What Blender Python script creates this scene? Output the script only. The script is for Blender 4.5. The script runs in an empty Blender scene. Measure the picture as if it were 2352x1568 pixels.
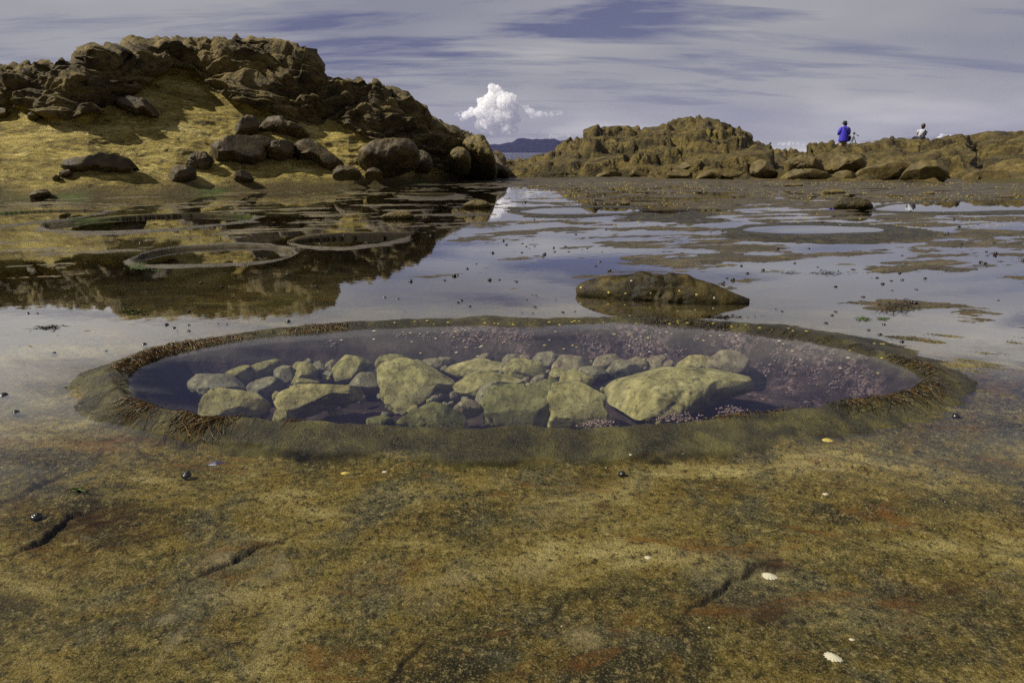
import bpy, bmesh, math, random
import numpy as np
from mathutils import Vector, Matrix
from mathutils.bvhtree import BVHTree
random.seed(7); RNG = np.random.RandomState(7)
sc = bpy.context.scene
col = sc.collection
R = math.radians

# ------------------------------------------------------------------ camera model
H = 0.95                                    # eye height over the shelf
F = 1568.0; CX, CY = 1176.0, 784.0          # focal length / centre, in units of a 2352 px wide picture
TH = math.atan((784 - 350.6) / F)
CT, ST = math.cos(TH), math.sin(TH)
def ray(x, y):
    a = (x - CX) / F; b = (CY - y) / F
    return (a, CT + b * ST, -ST + b * CT)
def on_z(x, y, z=0.0):                      # point of the horizontal plane z seen at x, y
    r = ray(x, y); t = (z - H) / r[2]
    return Vector((r[0] * t, r[1] * t, z))
def on_d(x, y, D):                          # point at depth Y = D
    r = ray(x, y); t = D / r[1]
    return Vector((r[0] * t, D, H + r[2] * t))

# ------------------------------------------------------------------ noise in numpy
_perm = RNG.permutation(256); _perm = np.concatenate([_perm, _perm, _perm]).astype(np.int64)
_g = RNG.normal(size=(256, 3)); _g /= np.linalg.norm(_g, axis=1)[:, None]
def perlin(P):
    P = np.asarray(P, dtype=np.float64)
    i = np.floor(P).astype(np.int64); f = P - i
    u = f * f * f * (f * (f * 6 - 15) + 10)
    i &= 255
    out = 0
    for dx in (0, 1):
        wx = u[..., 0] if dx else 1 - u[..., 0]
        ax = _perm[i[..., 0] + dx]
        for dy in (0, 1):
            wy = u[..., 1] if dy else 1 - u[..., 1]
            ay = _perm[ax + i[..., 1] + dy]
            for dz in (0, 1):
                wz = u[..., 2] if dz else 1 - u[..., 2]
                g = _g[_perm[ay + i[..., 2] + dz]]
                d = g[..., 0] * (f[..., 0] - dx) + g[..., 1] * (f[..., 1] - dy) + g[..., 2] * (f[..., 2] - dz)
                out = out + wx * wy * wz * d
    return out * 1.6
def fbm(P, o=4, l=2.03, g=0.5):
    s = 0; a = 1
    for k in range(o):
        s = s + a * perlin(P + 17.3 * k); P = P * l; a *= g
    return s
def ridged(P, o=4, l=2.1, g=0.5):
    s = 0; a = 1
    for k in range(o):
        s = s + a * (1 - 2 * np.abs(perlin(P + 9.1 * k))); P = P * l; a *= g
    return s
def worley(P):                              # F1, F2
    i = np.floor(P).astype(np.int64); f = P - i
    b1 = np.full(P.shape[:-1], 9.0); b2 = np.full(P.shape[:-1], 9.0)
    for dx in (-1, 0, 1):
        for dy in (-1, 0, 1):
            for dz in (-1, 0, 1):
                h = _perm[_perm[_perm[(i[..., 0] + dx) & 255] + ((i[..., 1] + dy) & 255)] + ((i[..., 2] + dz) & 255)]
                c = _g[h] * 0.5 + 0.5
                d = np.sqrt((f[..., 0] - dx - c[..., 0])**2 + (f[..., 1] - dy - c[..., 1])**2 + (f[..., 2] - dz - c[..., 2])**2)
                m = d < b1
                b2 = np.where(m, b1, np.minimum(b2, d)); b1 = np.where(m, d, b1)
    return b1, b2
def sstep(a, b, x):
    t = np.clip((x - a) / (b - a), 0, 1); return t * t * (3 - 2 * t)
def V3(x, y, z=0.0):
    x = np.asarray(x, dtype=np.float64)
    return np.stack([x, np.broadcast_to(y, x.shape), np.broadcast_to(z, x.shape)], -1)

# ------------------------------------------------------------------ meshes
def raw_mesh(name, verts, faces, mat, parent=None, attrs=None, smooth=True):
    verts = np.asarray(verts, dtype=np.float32).reshape(-1, 3)
    me = bpy.data.meshes.new(name)
    faces = np.asarray(faces, dtype=np.int32); k = faces.shape[1]; n = len(faces)
    me.vertices.add(len(verts)); me.vertices.foreach_set('co', verts.ravel())
    me.loops.add(n * k); me.loops.foreach_set('vertex_index', faces.ravel())
    me.polygons.add(n); me.polygons.foreach_set('loop_start', np.arange(0, n * k, k, dtype=np.int32))
    me.polygons.foreach_set('use_smooth', np.full(n, smooth, dtype=bool))
    me.update(calc_edges=True)
    for an, av in (attrs or {}).items():
        at = me.attributes.new(an, 'FLOAT', 'POINT'); at.data.foreach_set('value', np.asarray(av, dtype=np.float32).ravel())
    if mat: me.materials.append(mat)
    o = bpy.data.objects.new(name, me); col.objects.link(o)
    if parent: o.parent = parent
    return o
def quads(ny, nx, wrap=False):
    a = np.arange(ny * nx).reshape(ny, nx)
    if wrap:
        b = np.roll(a, -1, axis=1)
        return np.stack([a[:-1], b[:-1], b[1:], a[1:]], -1).reshape(-1, 4)
    return np.stack([a[:-1, :-1], a[:-1, 1:], a[1:, 1:], a[1:, :-1]], -1).reshape(-1, 4)
def grid_normals(P):
    du = np.gradient(P, axis=1); dv = np.gradient(P, axis=0)
    n = np.cross(du, dv); n /= np.linalg.norm(n, axis=-1, keepdims=True) + 1e-12
    return n
def tag(o, label=None, cat=None, group=None, kind=None):
    if label: o['label'] = label
    if cat: o['category'] = cat
    if group: o['group'] = group
    if kind: o['kind'] = kind
    return o
def empty(name, loc=(0, 0, 0), rz=0):
    o = bpy.data.objects.new(name, None); col.objects.link(o); o.location = loc; o.rotation_euler = (0, 0, rz)
    o.empty_display_size = 0.1
    return o
def from_bm(name, bm, mat, parent=None, smooth=True):
    me = bpy.data.meshes.new(name); bm.normal_update(); bm.to_mesh(me); bm.free()
    if smooth: me.polygons.foreach_set('use_smooth', [True] * len(me.polygons))
    if mat: me.materials.append(mat)
    o = bpy.data.objects.new(name, me); col.objects.link(o)
    if parent: o.parent = parent
    return o

# ------------------------------------------------------------------ node helpers
class NT:
    def __init__(s, nt): s.nt = nt; s.n = nt.nodes; s.l = nt.links
    def node(s, t, **kw):
        nd = s.n.new(t)
        for k, v in kw.items(): setattr(nd, k, v)
        return nd
    def set(s, sock, v):
        if isinstance(v, bpy.types.NodeSocket): s.l.new(v, sock)
        elif v is not None:
            try: sock.default_value = v
            except Exception: sock.default_value = tuple(v) + (1,)
    def math(s, op, a, b=None, c=None, clamp=False):
        nd = s.node('ShaderNodeMath', operation=op); nd.use_clamp = clamp
        s.set(nd.inputs[0], a); s.set(nd.inputs[1], b)
        if c is not None: s.set(nd.inputs[2], c)
        return nd.outputs[0]
    def mixc(s, f, a, b, mode='MIX'):
        nd = s.node('ShaderNodeMix', data_type='RGBA', blend_type=mode)
        s.set(nd.inputs[0], f)
        for i, v in ((6, a), (7, b)):
            if isinstance(v, bpy.types.NodeSocket): s.l.new(v, nd.inputs[i])
            else: nd.inputs[i].default_value = tuple(v)[:3] + (1,)
        return nd.outputs[2]
    def noise(s, vec, scale, detail=4, rough=.55, dist=0, lac=2):
        nd = s.node('ShaderNodeTexNoise'); nd.inputs['Scale'].default_value = scale
        nd.inputs['Detail'].default_value = detail; nd.inputs['Roughness'].default_value = rough
        nd.inputs['Distortion'].default_value = dist; nd.inputs['Lacunarity'].default_value = lac
        if vec is not None: s.l.new(vec, nd.inputs['Vector'])
        return nd.outputs['Fac']
    def voro(s, vec, scale, feature='F1', rnd=1):
        nd = s.node('ShaderNodeTexVoronoi', feature=feature); nd.inputs['Scale'].default_value = scale
        nd.inputs['Randomness'].default_value = rnd
        s.l.new(vec, nd.inputs['Vector']); return nd.outputs['Distance']
    def ramp(s, f, stops, interp='LINEAR'):
        nd = s.node('ShaderNodeValToRGB'); cr = nd.color_ramp; cr.interpolation = interp
        while len(cr.elements) < len(stops): cr.elements.new(.5)
        for e, (p, c) in zip(cr.elements, stops):
            e.position = p; e.color = (tuple(c)[:3] + (1,)) if hasattr(c, '__len__') else (c, c, c, 1)
        s.l.new(f, nd.inputs[0]); return nd.outputs[0]
    def mapr(s, v, a, b, c=0, d=1, smooth=True):
        nd = s.node('ShaderNodeMapRange'); nd.interpolation_type = 'SMOOTHSTEP' if smooth else 'LINEAR'
        s.set(nd.inputs[0], v)
        for i, q in enumerate((a, b, c, d)): nd.inputs[1 + i].default_value = q
        return nd.outputs[0]
    def attr(s, name):
        nd = s.node('ShaderNodeAttribute'); nd.attribute_name = name; return nd.outputs['Fac']
    def bump(s, h, strength=.5, dist=.01, normal=None):
        nd = s.node('ShaderNodeBump'); nd.inputs['Strength'].default_value = strength
        nd.inputs['Distance'].default_value = dist; s.l.new(h, nd.inputs['Height'])
        if normal is not None: s.l.new(normal, nd.inputs['Normal'])
        return nd.outputs[0]
    def scale(s, vec, v):
        nd = s.node('ShaderNodeMapping'); nd.inputs['Scale'].default_value = v; s.l.new(vec, nd.inputs[0]); return nd.outputs[0]
    def rot(s, vec, r, sc_=(1, 1, 1)):
        nd = s.node('ShaderNodeMapping'); nd.inputs['Rotation'].default_value = r; nd.inputs['Scale'].default_value = sc_
        s.l.new(vec, nd.inputs[0]); return nd.outputs[0]
def mat(name):
    m = bpy.data.materials.new(name); m.use_nodes = True; m.node_tree.nodes.clear()
    t = NT(m.node_tree); out = t.node('ShaderNodeOutputMaterial')
    return m, t, out
def pos(t): return t.node('ShaderNodeNewGeometry').outputs['Position']
def principled(t, out, color, rough=.6, spec=.5, normal=None, **kw):
    b = t.node('ShaderNodeBsdfPrincipled')
    t.set(b.inputs['Base Color'], tuple(color)[:3] + (1,) if not isinstance(color, bpy.types.NodeSocket) else color)
    t.set(b.inputs['Roughness'], rough); t.set(b.inputs['Specular IOR Level'], spec)
    if normal is not None: t.l.new(normal, b.inputs['Normal'])
    for k, v in kw.items(): t.set(b.inputs[k.replace('_', ' ')], v)
    t.l.new(b.outputs[0], out.inputs[0]); return b
def simple(name, c, rough=.6, spec=.4, noise_scale=40, amt=.35, **kw):
    m, t, out = mat(name); p = t.node('ShaderNodeTexCoord').outputs['Object']
    n = t.noise(p, noise_scale, 4)
    cc = t.mixc(n, tuple(x * (1 - amt) for x in c), tuple(min(1, x * (1 + amt)) for x in c))
    principled(t, out, cc, rough, spec, t.bump(n, .3, .003), **kw); return m

# ---- shelf rock
def make_shelf_mat():
    m, t, out = mat('shelf_rock'); p = pos(t)
    pr = t.rot(p, (0, 0, R(-32)), (1.0, 2.2, 1))           # bedding runs to the upper right
    n1 = t.noise(pr, 1.7, 6, .6, .6); n2 = t.noise(p, 7, 6, .62, .3); n3 = t.noise(p, 46, 7, .72); n4 = t.noise(p, 190, 3, .6)
    c = t.ramp(n1, [(.36, (.034, .029, .008)), (.45, (.090, .074, .018)), (.54, (.185, .148, .036)), (.65, (.42, .35, .13))])
    c = t.mixc(t.mapr(n2, .44, .60), c, t.mixc(.5, c, (.21, .145, .020)))
    c = t.mixc(t.math('MULTIPLY', t.mapr(t.noise(p, 2.3, 8, .72, .8), .50, .60), .75), c, (.085, .082, .045))
    c = t.mixc(t.math('MULTIPLY', t.mapr(n3, .52, .66), .75), c, (.36, .28, .10))
    c = t.mixc(t.math('MULTIPLY', t.mapr(n3, .48, .38), .85), c, (.020, .018, .006))
    c = t.mixc(t.math('MULTIPLY', t.mapr(n4, .54, .66), .5), c, (.40, .34, .17)); c = t.mixc(t.math('MULTIPLY', t.mapr(n4, .46, .36), .6), c, (.020, .017, .006))
    rust = t.math('MULTIPLY', t.mapr(t.noise(pr, 2.6, 7, .72, 1.2), .54, .66), .6)
    c = t.mixc(rust, c, (.19, .085, .015))
    c = t.mixc(t.math('MULTIPLY', t.attr('stain'), t.mapr(t.noise(p, 16, 6, .7), .33, .54)), c, (.030, .011, .004))
    c = t.mixc(t.math('MULTIPLY', t.attr('pale'), t.mapr(t.noise(p, 14, 6, .7), .36, .6)), c, (.33, .28, .145))
    rimc = t.ramp(n2, [(.32, (.010, .0085, .002)), (.48, (.040, .034, .007)), (.66, (.12, .105, .026))])
    rimc = t.mixc(t.math('MULTIPLY', t.mapr(n3, .55, .75), .55), rimc, (.14, .12, .045))
    c = t.mixc(t.attr('rim'), c, rimc)
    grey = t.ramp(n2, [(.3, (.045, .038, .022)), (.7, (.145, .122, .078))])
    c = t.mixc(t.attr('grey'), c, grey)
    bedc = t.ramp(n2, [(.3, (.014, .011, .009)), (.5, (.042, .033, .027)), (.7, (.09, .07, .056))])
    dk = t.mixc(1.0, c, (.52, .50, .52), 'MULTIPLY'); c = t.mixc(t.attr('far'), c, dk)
    pk = t.math('MULTIPLY', t.attr('pink'), t.mapr(t.noise(p, 34, 7, .75, .4), .49, .56)); bedc = t.mixc(pk, bedc, t.mixc(n3, (.16, .105, .095), (.34, .25, .23)))
    c = t.mixc(t.attr('bed'), c, bedc)
    c = t.mixc(t.attr('deep'), c, (.014, .010, .004))
    gr = t.math('MULTIPLY', t.attr('weed'), t.mapr(t.noise(p, 22, 6, .7), .42, .58))
    c = t.mixc(gr, c, (.05, .11, .01))
    wv = t.node('ShaderNodeVectorMath', operation='MULTIPLY_ADD'); wn = t.node('ShaderNodeTexNoise'); wn.inputs['Scale'].default_value = 5; wn.inputs['Detail'].default_value = 5; t.l.new(p, wn.inputs['Vector'])
    t.l.new(wn.outputs['Color'], wv.inputs[0]); wv.inputs[1].default_value = (.35, .35, .35); t.l.new(pr, wv.inputs[2])
    ce = t.voro(wv.outputs[0], 1.9, 'DISTANCE_TO_EDGE'); crk = t.math('MULTIPLY', t.mapr(ce, .007, .001), t.mapr(t.noise(p, 1.9, 2), .56, .64))
    crk = t.math('MULTIPLY', crk, t.math('SUBTRACT', 1, t.attr('bed')))
    c = t.mixc(t.math('MULTIPLY', crk, .42), c, (.014, .012, .006))
    fine = t.math('ADD', t.math('MULTIPLY', n4, .6), t.math('MULTIPLY', n3, 1.6))
    fl = t.noise(t.rot(p, (0, 0, R(-32)), (1, 2.6, 1)), 26, 5, .7, .5)
    nrm = t.bump(fine, 1.0, .016); nrm = t.bump(fl, .5, .010, nrm)
    pits = t.mapr(t.voro(p, 38), .10, .34); nrm = t.bump(pits, .5, .005, nrm); nrm = t.bump(t.math('SUBTRACT', 1, crk), .8, .012, nrm)
    rough = t.mapr(n3, .3, .7, .34, .62)
    sz = t.node('ShaderNodeSeparateXYZ'); t.l.new(p, sz.inputs[0])
    wetk = t.mapr(sz.outputs[2], -.003, .004, .06, .5, False)
    principled(t, out, c, rough, wetk, nrm)
    return m
# ---- crag / slope rock of the headlands
def make_crag_mat(name, dark, mid, lite, slope_a, slope_b, slope_c):
    m, t, out = mat(name); p = pos(t)
    ps = t.rot(p, (R(4), R(7), 0), (.55, .55, 3.2))
    n1 = t.noise(p, .9, 6, .65, .4); n2 = t.noise(p, 4.5, 7, .7); n3 = t.noise(ps, 1.6, 6, .65, .5); n4 = t.noise(p, 16, 5, .7)
    c = t.ramp(n1, [(.32, dark), (.46, mid), (.62, lite)])
    c = t.mixc(t.math('MULTIPLY', t.mapr(n3, .48, .66), .6), c, lite)
    c = t.mixc(t.math('MULTIPLY', t.mapr(n2, .48, .34), .85), c, tuple(x * .35 for x in dark))
    c = t.mixc(t.math('MULTIPLY', t.mapr(n2, .58, .74), .5), c, tuple(min(1, x * 1.6) for x in lite))
    # smooth ochre bank with flaky horizontal beds
    s1 = t.noise(t.rot(p, (0, 0, R(10)), (.5, .8, 2.6)), 1.1, 6, .6, .8)
    flk = t.noise(t.rot(p, (0, R(-5), R(8)), (.8, 1.4, 3.4)), 4.6, 8, .78, .6)
    s = t.ramp(s1, [(.28, slope_a), (.50, slope_b), (.72, slope_c)])
    s = t.mixc(t.math('MULTIPLY', t.mapr(flk, .52, .66), .7), s, tuple(min(1, x * 1.55) for x in slope_c))
    s = t.mixc(t.math('MULTIPLY', t.mapr(flk, .47, .37), .88), s, tuple(x * .42 for x in slope_a))
    s = t.mixc(t.math('MULTIPLY', t.mapr(n2, .46, .32), .6), s, slope_a)
    s = t.mixc(t.attr('wet'), s, t.mixc(n2, (.035, .028, .006), (.12, .085, .022)))
    s = t.mixc(t.math('MULTIPLY', t.attr('weed'), t.mapr(n4, .42, .56)), s, (.05, .12, .01))
    k = t.mapr(t.math('ADD', t.attr('crag'), t.math('MULTIPLY', t.math('SUBTRACT', n2, .5), .7)), .42, .58)
    c = t.mixc(k, s, c)
    hb = t.math('ADD', t.math('MULTIPLY', n2, 1.0), t.math('MULTIPLY', n4, .5))
    vo = t.voro(p, 5.5)
    nb = t.bump(hb, 1.0, .16); nb = t.bump(t.mapr(vo, .05, .45), .6, .06, nb)
    nb2 = t.bump(t.math('ADD', flk, t.math('MULTIPLY', n4, .5)), 1.0, .12)
    mx = t.node('ShaderNodeMix', data_type='VECTOR'); t.l.new(k, mx.inputs[0]); t.l.new(nb2, mx.inputs[4]); t.l.new(nb, mx.inputs[5])
    principled(t, out, c, t.mapr(n4, .3, .7, .5, .85), .3, mx.outputs[1])
    return m
def make_boulder_mat(name, a, b, c_, rough=(.45, .8), bs=1.0, spec=.35):
    m, t, out = mat(name); p = t.node('ShaderNodeTexCoord').outputs['Object']; p = t.scale(p, (bs, bs, bs))
    n1 = t.noise(p, 2.2, 6, .62, .3); n2 = t.noise(p, 9, 6, .68); n3 = t.noise(p, 40, 4, .65)
    c = t.ramp(n1, [(.36, a), (.5, b), (.64, c_)])
    c = t.mixc(t.math('MULTIPLY', t.mapr(t.noise(p, .9, 3, .5), .45, .62), .4), c, tuple(x * .6 + .25 * sum(a) / 3 for x in b))
    c = t.mixc(t.math('MULTIPLY', t.mapr(n2, .46, .33), .8), c, tuple(x * .4 for x in a))
    c = t.mixc(t.math('MULTIPLY', t.mapr(n2, .56, .72), .5), c, tuple(min(1, x * 1.5) for x in c_))
    c = t.mixc(t.math('MULTIPLY', t.mapr(n3, .55, .7), .4), c, tuple(min(1, x * 1.7) for x in c_))
    hol = t.mapr(t.voro(t.node('ShaderNodeTexCoord').outputs['Object'] if False else p, 5.5), .08, .20); c = t.mixc(t.math('MULTIPLY', t.math('SUBTRACT', 1, hol), .7), c, tuple(x * .25 for x in a))
    nb = t.bump(n2, .9, .035 / bs); nb = t.bump(n3, .5, .008 / bs, nb)
    principled(t, out, c, t.mapr(n2, .3, .7, rough[0], rough[1]), spec, nb)
    return m
def make_water(name, wave=.25, scale_=(14, 14, 14), dist=.002, ior=1.333, boost=0, tint=(1, 1, 1), rough=.0, vol=None):
    m, t, out = mat(name); p = pos(t)
    n = t.noise(t.scale(p, scale_), 1, 3, .5)
    nb = t.bump(n, wave, dist)
    tr = t.node('ShaderNodeBsdfTransparent'); tr.inputs[0].default_value = tint + (1,)
    gl = t.node('ShaderNodeBsdfGlossy'); gl.inputs['Roughness'].default_value = rough; t.l.new(nb, gl.inputs['Normal'])
    fr = t.node('ShaderNodeFresnel'); t.l.new(t.mapr(t.node('ShaderNodeNewGeometry').outputs['Backfacing'], 0, 1, ior, 1 / ior, False), fr.inputs[0]); t.l.new(nb, fr.inputs[1])
    fk = t.mapr(fr.outputs[0], .085, .40, .035, boost, False) if boost else fr.outputs[0]
    mx = t.node('ShaderNodeMixShader'); t.l.new(fk, mx.inputs[0]); t.l.new(tr.outputs[0], mx.inputs[1]); t.l.new(gl.outputs[0], mx.inputs[2])
    t.l.new(mx.outputs[0], out.inputs[0])
    if vol:
        v = t.node('ShaderNodeVolumePrincipled'); v.inputs['Color'].default_value = vol[0] + (1,)
        v.inputs['Density'].default_value = vol[1]; v.inputs['Anisotropy'].default_value = .2
        v.inputs['Absorption Color'].default_value = vol[2] + (1,)
        t.l.new(v.outputs[0], out.inputs[1])
    return m
M_SHELF = make_shelf_mat()
M_HEAD = make_crag_mat('headland_rock', (.030, .022, .008), (.085, .062, .020), (.22, .165, .052), (.12, .086, .015), (.31, .24, .048), (.54, .45, .16))
M_OUT = make_crag_mat('outcrop_rock', (.020, .015, .005), (.060, .044, .011), (.15, .112, .028), (.07, .05, .014), (.16, .115, .03), (.25, .19, .07))
M_BOULD = make_boulder_mat('boulder_rock', (.022, .016, .007), (.060, .043, .017), (.14, .105, .042), bs=1)
M_BOULD2 = make_boulder_mat('mossy_boulder', (.045, .034, .010), (.095, .070, .020), (.17, .13, .04), bs=1)
M_WETROCK = make_boulder_mat('wet_rock', (.008, .006, .0015), (.024, .018, .004), (.075, .054, .011), rough=(.4, .7), bs=3, spec=.22)
M_STONE = [make_boulder_mat('pool_stone_%s' % n, *[tuple(v * .76 for v in q) for q in c], bs=5, spec=.05) for n, c in (
    ('olive', ((.11, .10, .035), (.25, .23, .085), (.40, .37, .16))),
    ('grey', ((.09, .085, .05), (.20, .19, .11), (.34, .32, .20))),
    ('ochre', ((.12, .105, .04), (.28, .25, .095), (.44, .40, .18))),
    ('tan', ((.10, .085, .05), (.22, .19, .11), (.34, .30, .19))),
    ('green', ((.06, .06, .02), (.14, .14, .05), (.25, .24, .10))))]
M_FILM = make_water('shallow_water', .20, (9, 9, 9), .0015, boost=.97)
M_POOL = make_water('pool_water', .08, (7, 7, 7), .0015, vol=((.16, .15, .42), .16, (.30, .30, .60)))
M_POOL2 = make_water('small_pool_water', .08, (7, 7, 7), .0015, boost=.9)

# ------------------------------------------------------------------ polygons
def densify(pts, n=3):
    """closed Catmull-Rom through the points"""
    P = np.array(pts, dtype=float); out = []
    N = len(P)
    for i in range(N):
        p0, p1, p2, p3 = P[i - 1], P[i], P[(i + 1) % N], P[(i + 2) % N]
        for k in range(n):
            t = k / n
            out.append(.5 * ((2 * p1) + (-p0 + p2) * t + (2 * p0 - 5 * p1 + 4 * p2 - p3) * t * t + (-p0 + 3 * p1 - 3 * p2 + p3) * t ** 3))
    return np.array(out)
def sdf(poly, X, Y):
    """signed distance, negative inside"""
    d2 = np.full(X.shape, 1e9); inside = np.zeros(X.shape, bool)
    N = len(poly)
    for i in range(N):
        ax, ay = poly[i]; bx, by = poly[(i + 1) % N]
        ex, ey = bx - ax, by - ay; L = ex * ex + ey * ey + 1e-12
        t = np.clip(((X - ax) * ex + (Y - ay) * ey) / L, 0, 1)
        d2 = np.minimum(d2, (X - ax - t * ex) ** 2 + (Y - ay - t * ey) ** 2)
        c = ((ay > Y) != (by > Y)) & (X < (bx - ax) * (Y - ay) / (by - ay + 1e-15) + ax)
        inside ^= c
    d = np.sqrt(d2); return np.where(inside, -d, d)
def pdist(line, X, Y):
    d2 = np.full(X.shape, 1e9); side = np.zeros(X.shape)
    for (ax, ay), (bx, by) in zip(line[:-1], line[1:]):
        ex, ey = bx - ax, by - ay; L = ex * ex + ey * ey + 1e-12
        t = np.clip(((X - ax) * ex + (Y - ay) * ey) / L, 0, 1)
        d = (X - ax - t * ex) ** 2 + (Y - ay - t * ey) ** 2
        s = ex * (Y - ay) - ey * (X - ax)
        side = np.where(d < d2, s / math.sqrt(L), side); d2 = np.minimum(d2, d)
    return np.sqrt(d2), side
def zB1(p): return [(.3418 * x, 402 + .3418 * y) for x, y in p]
POOLS = [
 # name, water outline, rim outline, water z, crest z, depth, grey rim
 dict(id='big', wz=.022, crest=.043, depth=.23, wall=.15, grey=0,
  inner=[(292,885),(300,860),(345,826),(430,801),(560,779),(700,764),(850,753),(1000,749),(1110,746),(1180,750),(1330,742),(1420,738),(1500,743),(1600,749),(1720,762),(1850,782),(1960,805),(2060,832),(2120,862),(2115,882),(2060,905),(1980,918),(1880,935),(1800,945),(1700,955),(1600,968),(1500,978),(1350,986),(1180,988),(1000,984),(850,978),(700,973),(560,968),(470,963),(400,948),(340,930),(305,912)],
  outer=[(150,900),(165,870),(230,840),(300,812),(420,780),(560,755),(700,742),(860,733),(1090,724),(1300,726),(1400,728),(1500,733),(1650,735),(1800,745),(1950,765),(2080,795),(2180,835),(2245,880),(2240,920),(2180,960),(2080,985),(1960,1000),(1850,1020),(1700,1040),(1550,1055),(1350,1065),(1100,1070),(900,1062),(700,1050),(560,1035),(400,1015),(280,985),(200,960),(160,935)]),
 dict(id='left_near', wz=-.028, crest=.022, depth=.22, wall=.45, grey=1,
  inner=[(318,603),(345,588),(400,577),(480,571),(560,570),(620,574),(655,583),(645,592),(600,602),(520,608),(430,611),(350,611)],
  outer=[(258,608),(275,597),(330,580),(400,568),(500,560),(580,557),(640,560),(680,570),(700,585),(680,598),(620,610),(540,620),(430,626),(330,626),(280,618)]),
 dict(id='left_mid', wz=-.055, crest=.022, depth=.22, wall=.40, grey=.9,
  inner=[(665,567),(690,553),(760,545),(850,542),(920,543),(945,548),(920,558),(850,566),(760,572),(690,573)],
  outer=[(640,572),(660,552),(730,541),(830,538),(920,538),(965,545),(975,553),(950,565),(880,578),(800,586),(720,590),(660,586)]),
 dict(id='left_far', wz=-.05, crest=.022, depth=.24, wall=.6, grey=1,
  inner=zB1([(290,350),(450,330),(700,300),(950,285),(1250,275),(1500,280),(1680,290),(1640,320),(1500,340),(1200,370),(900,388),(650,392),(450,385),(330,370)]),
  outer=zB1([(100,380),(235,340),(300,318),(600,290),(900,272),(1250,258),(1500,258),(1700,268),(1800,290),(1650,335),(1400,364),(1100,390),(700,412),(400,409),(200,398)])),
 dict(id='left_edge', wz=-.03, crest=.02, depth=.24, wall=.6, grey=1,
  inner=zB1([(-300,265),(0,262),(300,245),(600,240),(700,247),(650,268),(450,300),(250,316),(100,340),(-300,360)]),
  outer=zB1([(-400,250),(0,248),(300,232),(600,228),(780,238),(780,252),(660,285),(480,315),(270,328),(100,360),(-400,380)])),
 dict(id='centre_far', wz=.012, crest=.022, depth=.2, wall=.25, grey=0,
  inner=[(1195,487),(1230,480),(1300,477),(1400,477),(1463,482),(1440,489),(1350,491),(1260,492)],
  outer=[(1140,480),(1180,473),(1300,470),(1420,470),(1480,473),(1500,483),(1480,494),(1400,501),(1280,503),(1200,499)]),
 dict(id='centre_dark', wz=-.10, crest=.045, depth=.2, wall=.4, grey=0,
  inner=[(1440,496),(1470,491),(1520,489),(1580,491),(1600,496),(1560,502),(1500,504),(1455,502)],
  outer=[(1385,502),(1420,492),(1480,485),(1540,484),(1620,489),(1670,502),(1640,513),(1560,518),(1460,516),(1400,511)]),
 dict(id='right_mid', wz=.030, crest=.042, depth=.2, wall=.2, grey=0,
  inner=[(1707,527),(1740,521),(1800,518),(1900,518),(2000,522),(2035,529),(2000,534),(1900,537),(1800,537),(1730,533)],
  outer=[(1655,535),(1690,520),(1750,514),(1850,512),(1980,514),(2100,522),(2160,533),(2175,545),(2120,555),(2000,562),(1850,563),(1740,556),(1680,546)]),
 dict(id='right_far', wz=.012, crest=.022, depth=.25, wall=.3, grey=0,
  inner=[(2012,479),(2060,470),(2150,464),(2250,461),(2352,460),(2600,460),(2600,482),(2352,483),(2200,486),(2100,486),(2030,484)],
  outer=[(1990,482),(2030,468),(2150,459),(2260,456),(2352,455),(2700,455),(2700,492),(2352,497),(2250,497),(2120,492),(2010,488)]),
 dict(id='slit', wz=-.08, crest=.03, depth=.2, wall=.4, grey=.4,
  inner=[(900,455),(930,451),(1000,451),(1050,452),(1010,457),(950,458)],
  outer=[(870,458),(900,450),(960,446),(1060,446),(1120,452),(1080,462),(1000,467),(920,467)]),
]
for P in POOLS:
    P['pi'] = densify([tuple(on_z(x, y, P['wz']))[:2] for x, y in P['inner']], 3)
    P['po'] = densify([tuple(on_z(x, y, 0))[:2] for x, y in P['outer']], 3)

def zB4(p): return [tuple(on_z(.4883 * x, 1004.8 + .4883 * y, -.01))[:2] for x, y in p]
def zB5(p): return [tuple(on_z(1203.5 + .4883 * x, 1004.8 + .4883 * y, -.01))[:2] for x, y in p]
CRACKS = [zB4([(-60,320),(0,300),(130,260),(200,215),(330,148)]), zB4([(-60,590),(0,570),(100,540),(180,500),(250,450),(330,375),(480,320)]),
          zB4([(900,665),(1000,610),(1100,560),(1200,505),(1400,450)]), zB4([(1830,1170),(1880,1050),(1900,1030),(2010,950)]),
          zB4([(800,1030),(950,1010),(1080,970),(1160,940)]),
          zB5([(0,880),(130,840),(205,760),(215,740),(235,715)]), zB5([(770,830),(800,780),(860,760),(960,680),(1000,650),(1120,590),(1200,572)]),
          zB5([(470,553),(540,548),(600,535)]), zB5([(180,435),(240,415),(300,365)]), zB4([(1540,545),(1575,510)]), zB5([(820,1010),(870,975)])]
CRACK_AMP = [.018, .018, .012, .010, .006, .007, .012, .005, .005, .004, .005]
CORAL = [(x, y, w * 1.5, w * .42, 1) for x, y, w in [(760,790,14),(700,772,12),(975,772,20),(920,768,16),(1060,782,30),(1110,775,36),(1165,778,40),(1205,776,25),(1195,805,14),(1340,790,14),(1375,798,30),(1470,782,40),(1495,795,30),(1500,770,16),(1440,800,14),(1560,810,18),(1475,815,14),(1690,798,26),(1640,790,10),(1790,808,20),(1850,815,40),(1810,835,16),(1900,830,26),(1960,845,24),(1760,850,20),(1880,862,24),(1735,843,14),(1930,800,18),(1985,868,22),(1920,880,18),(1600,775,14),(1740,783,14)]]
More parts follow.
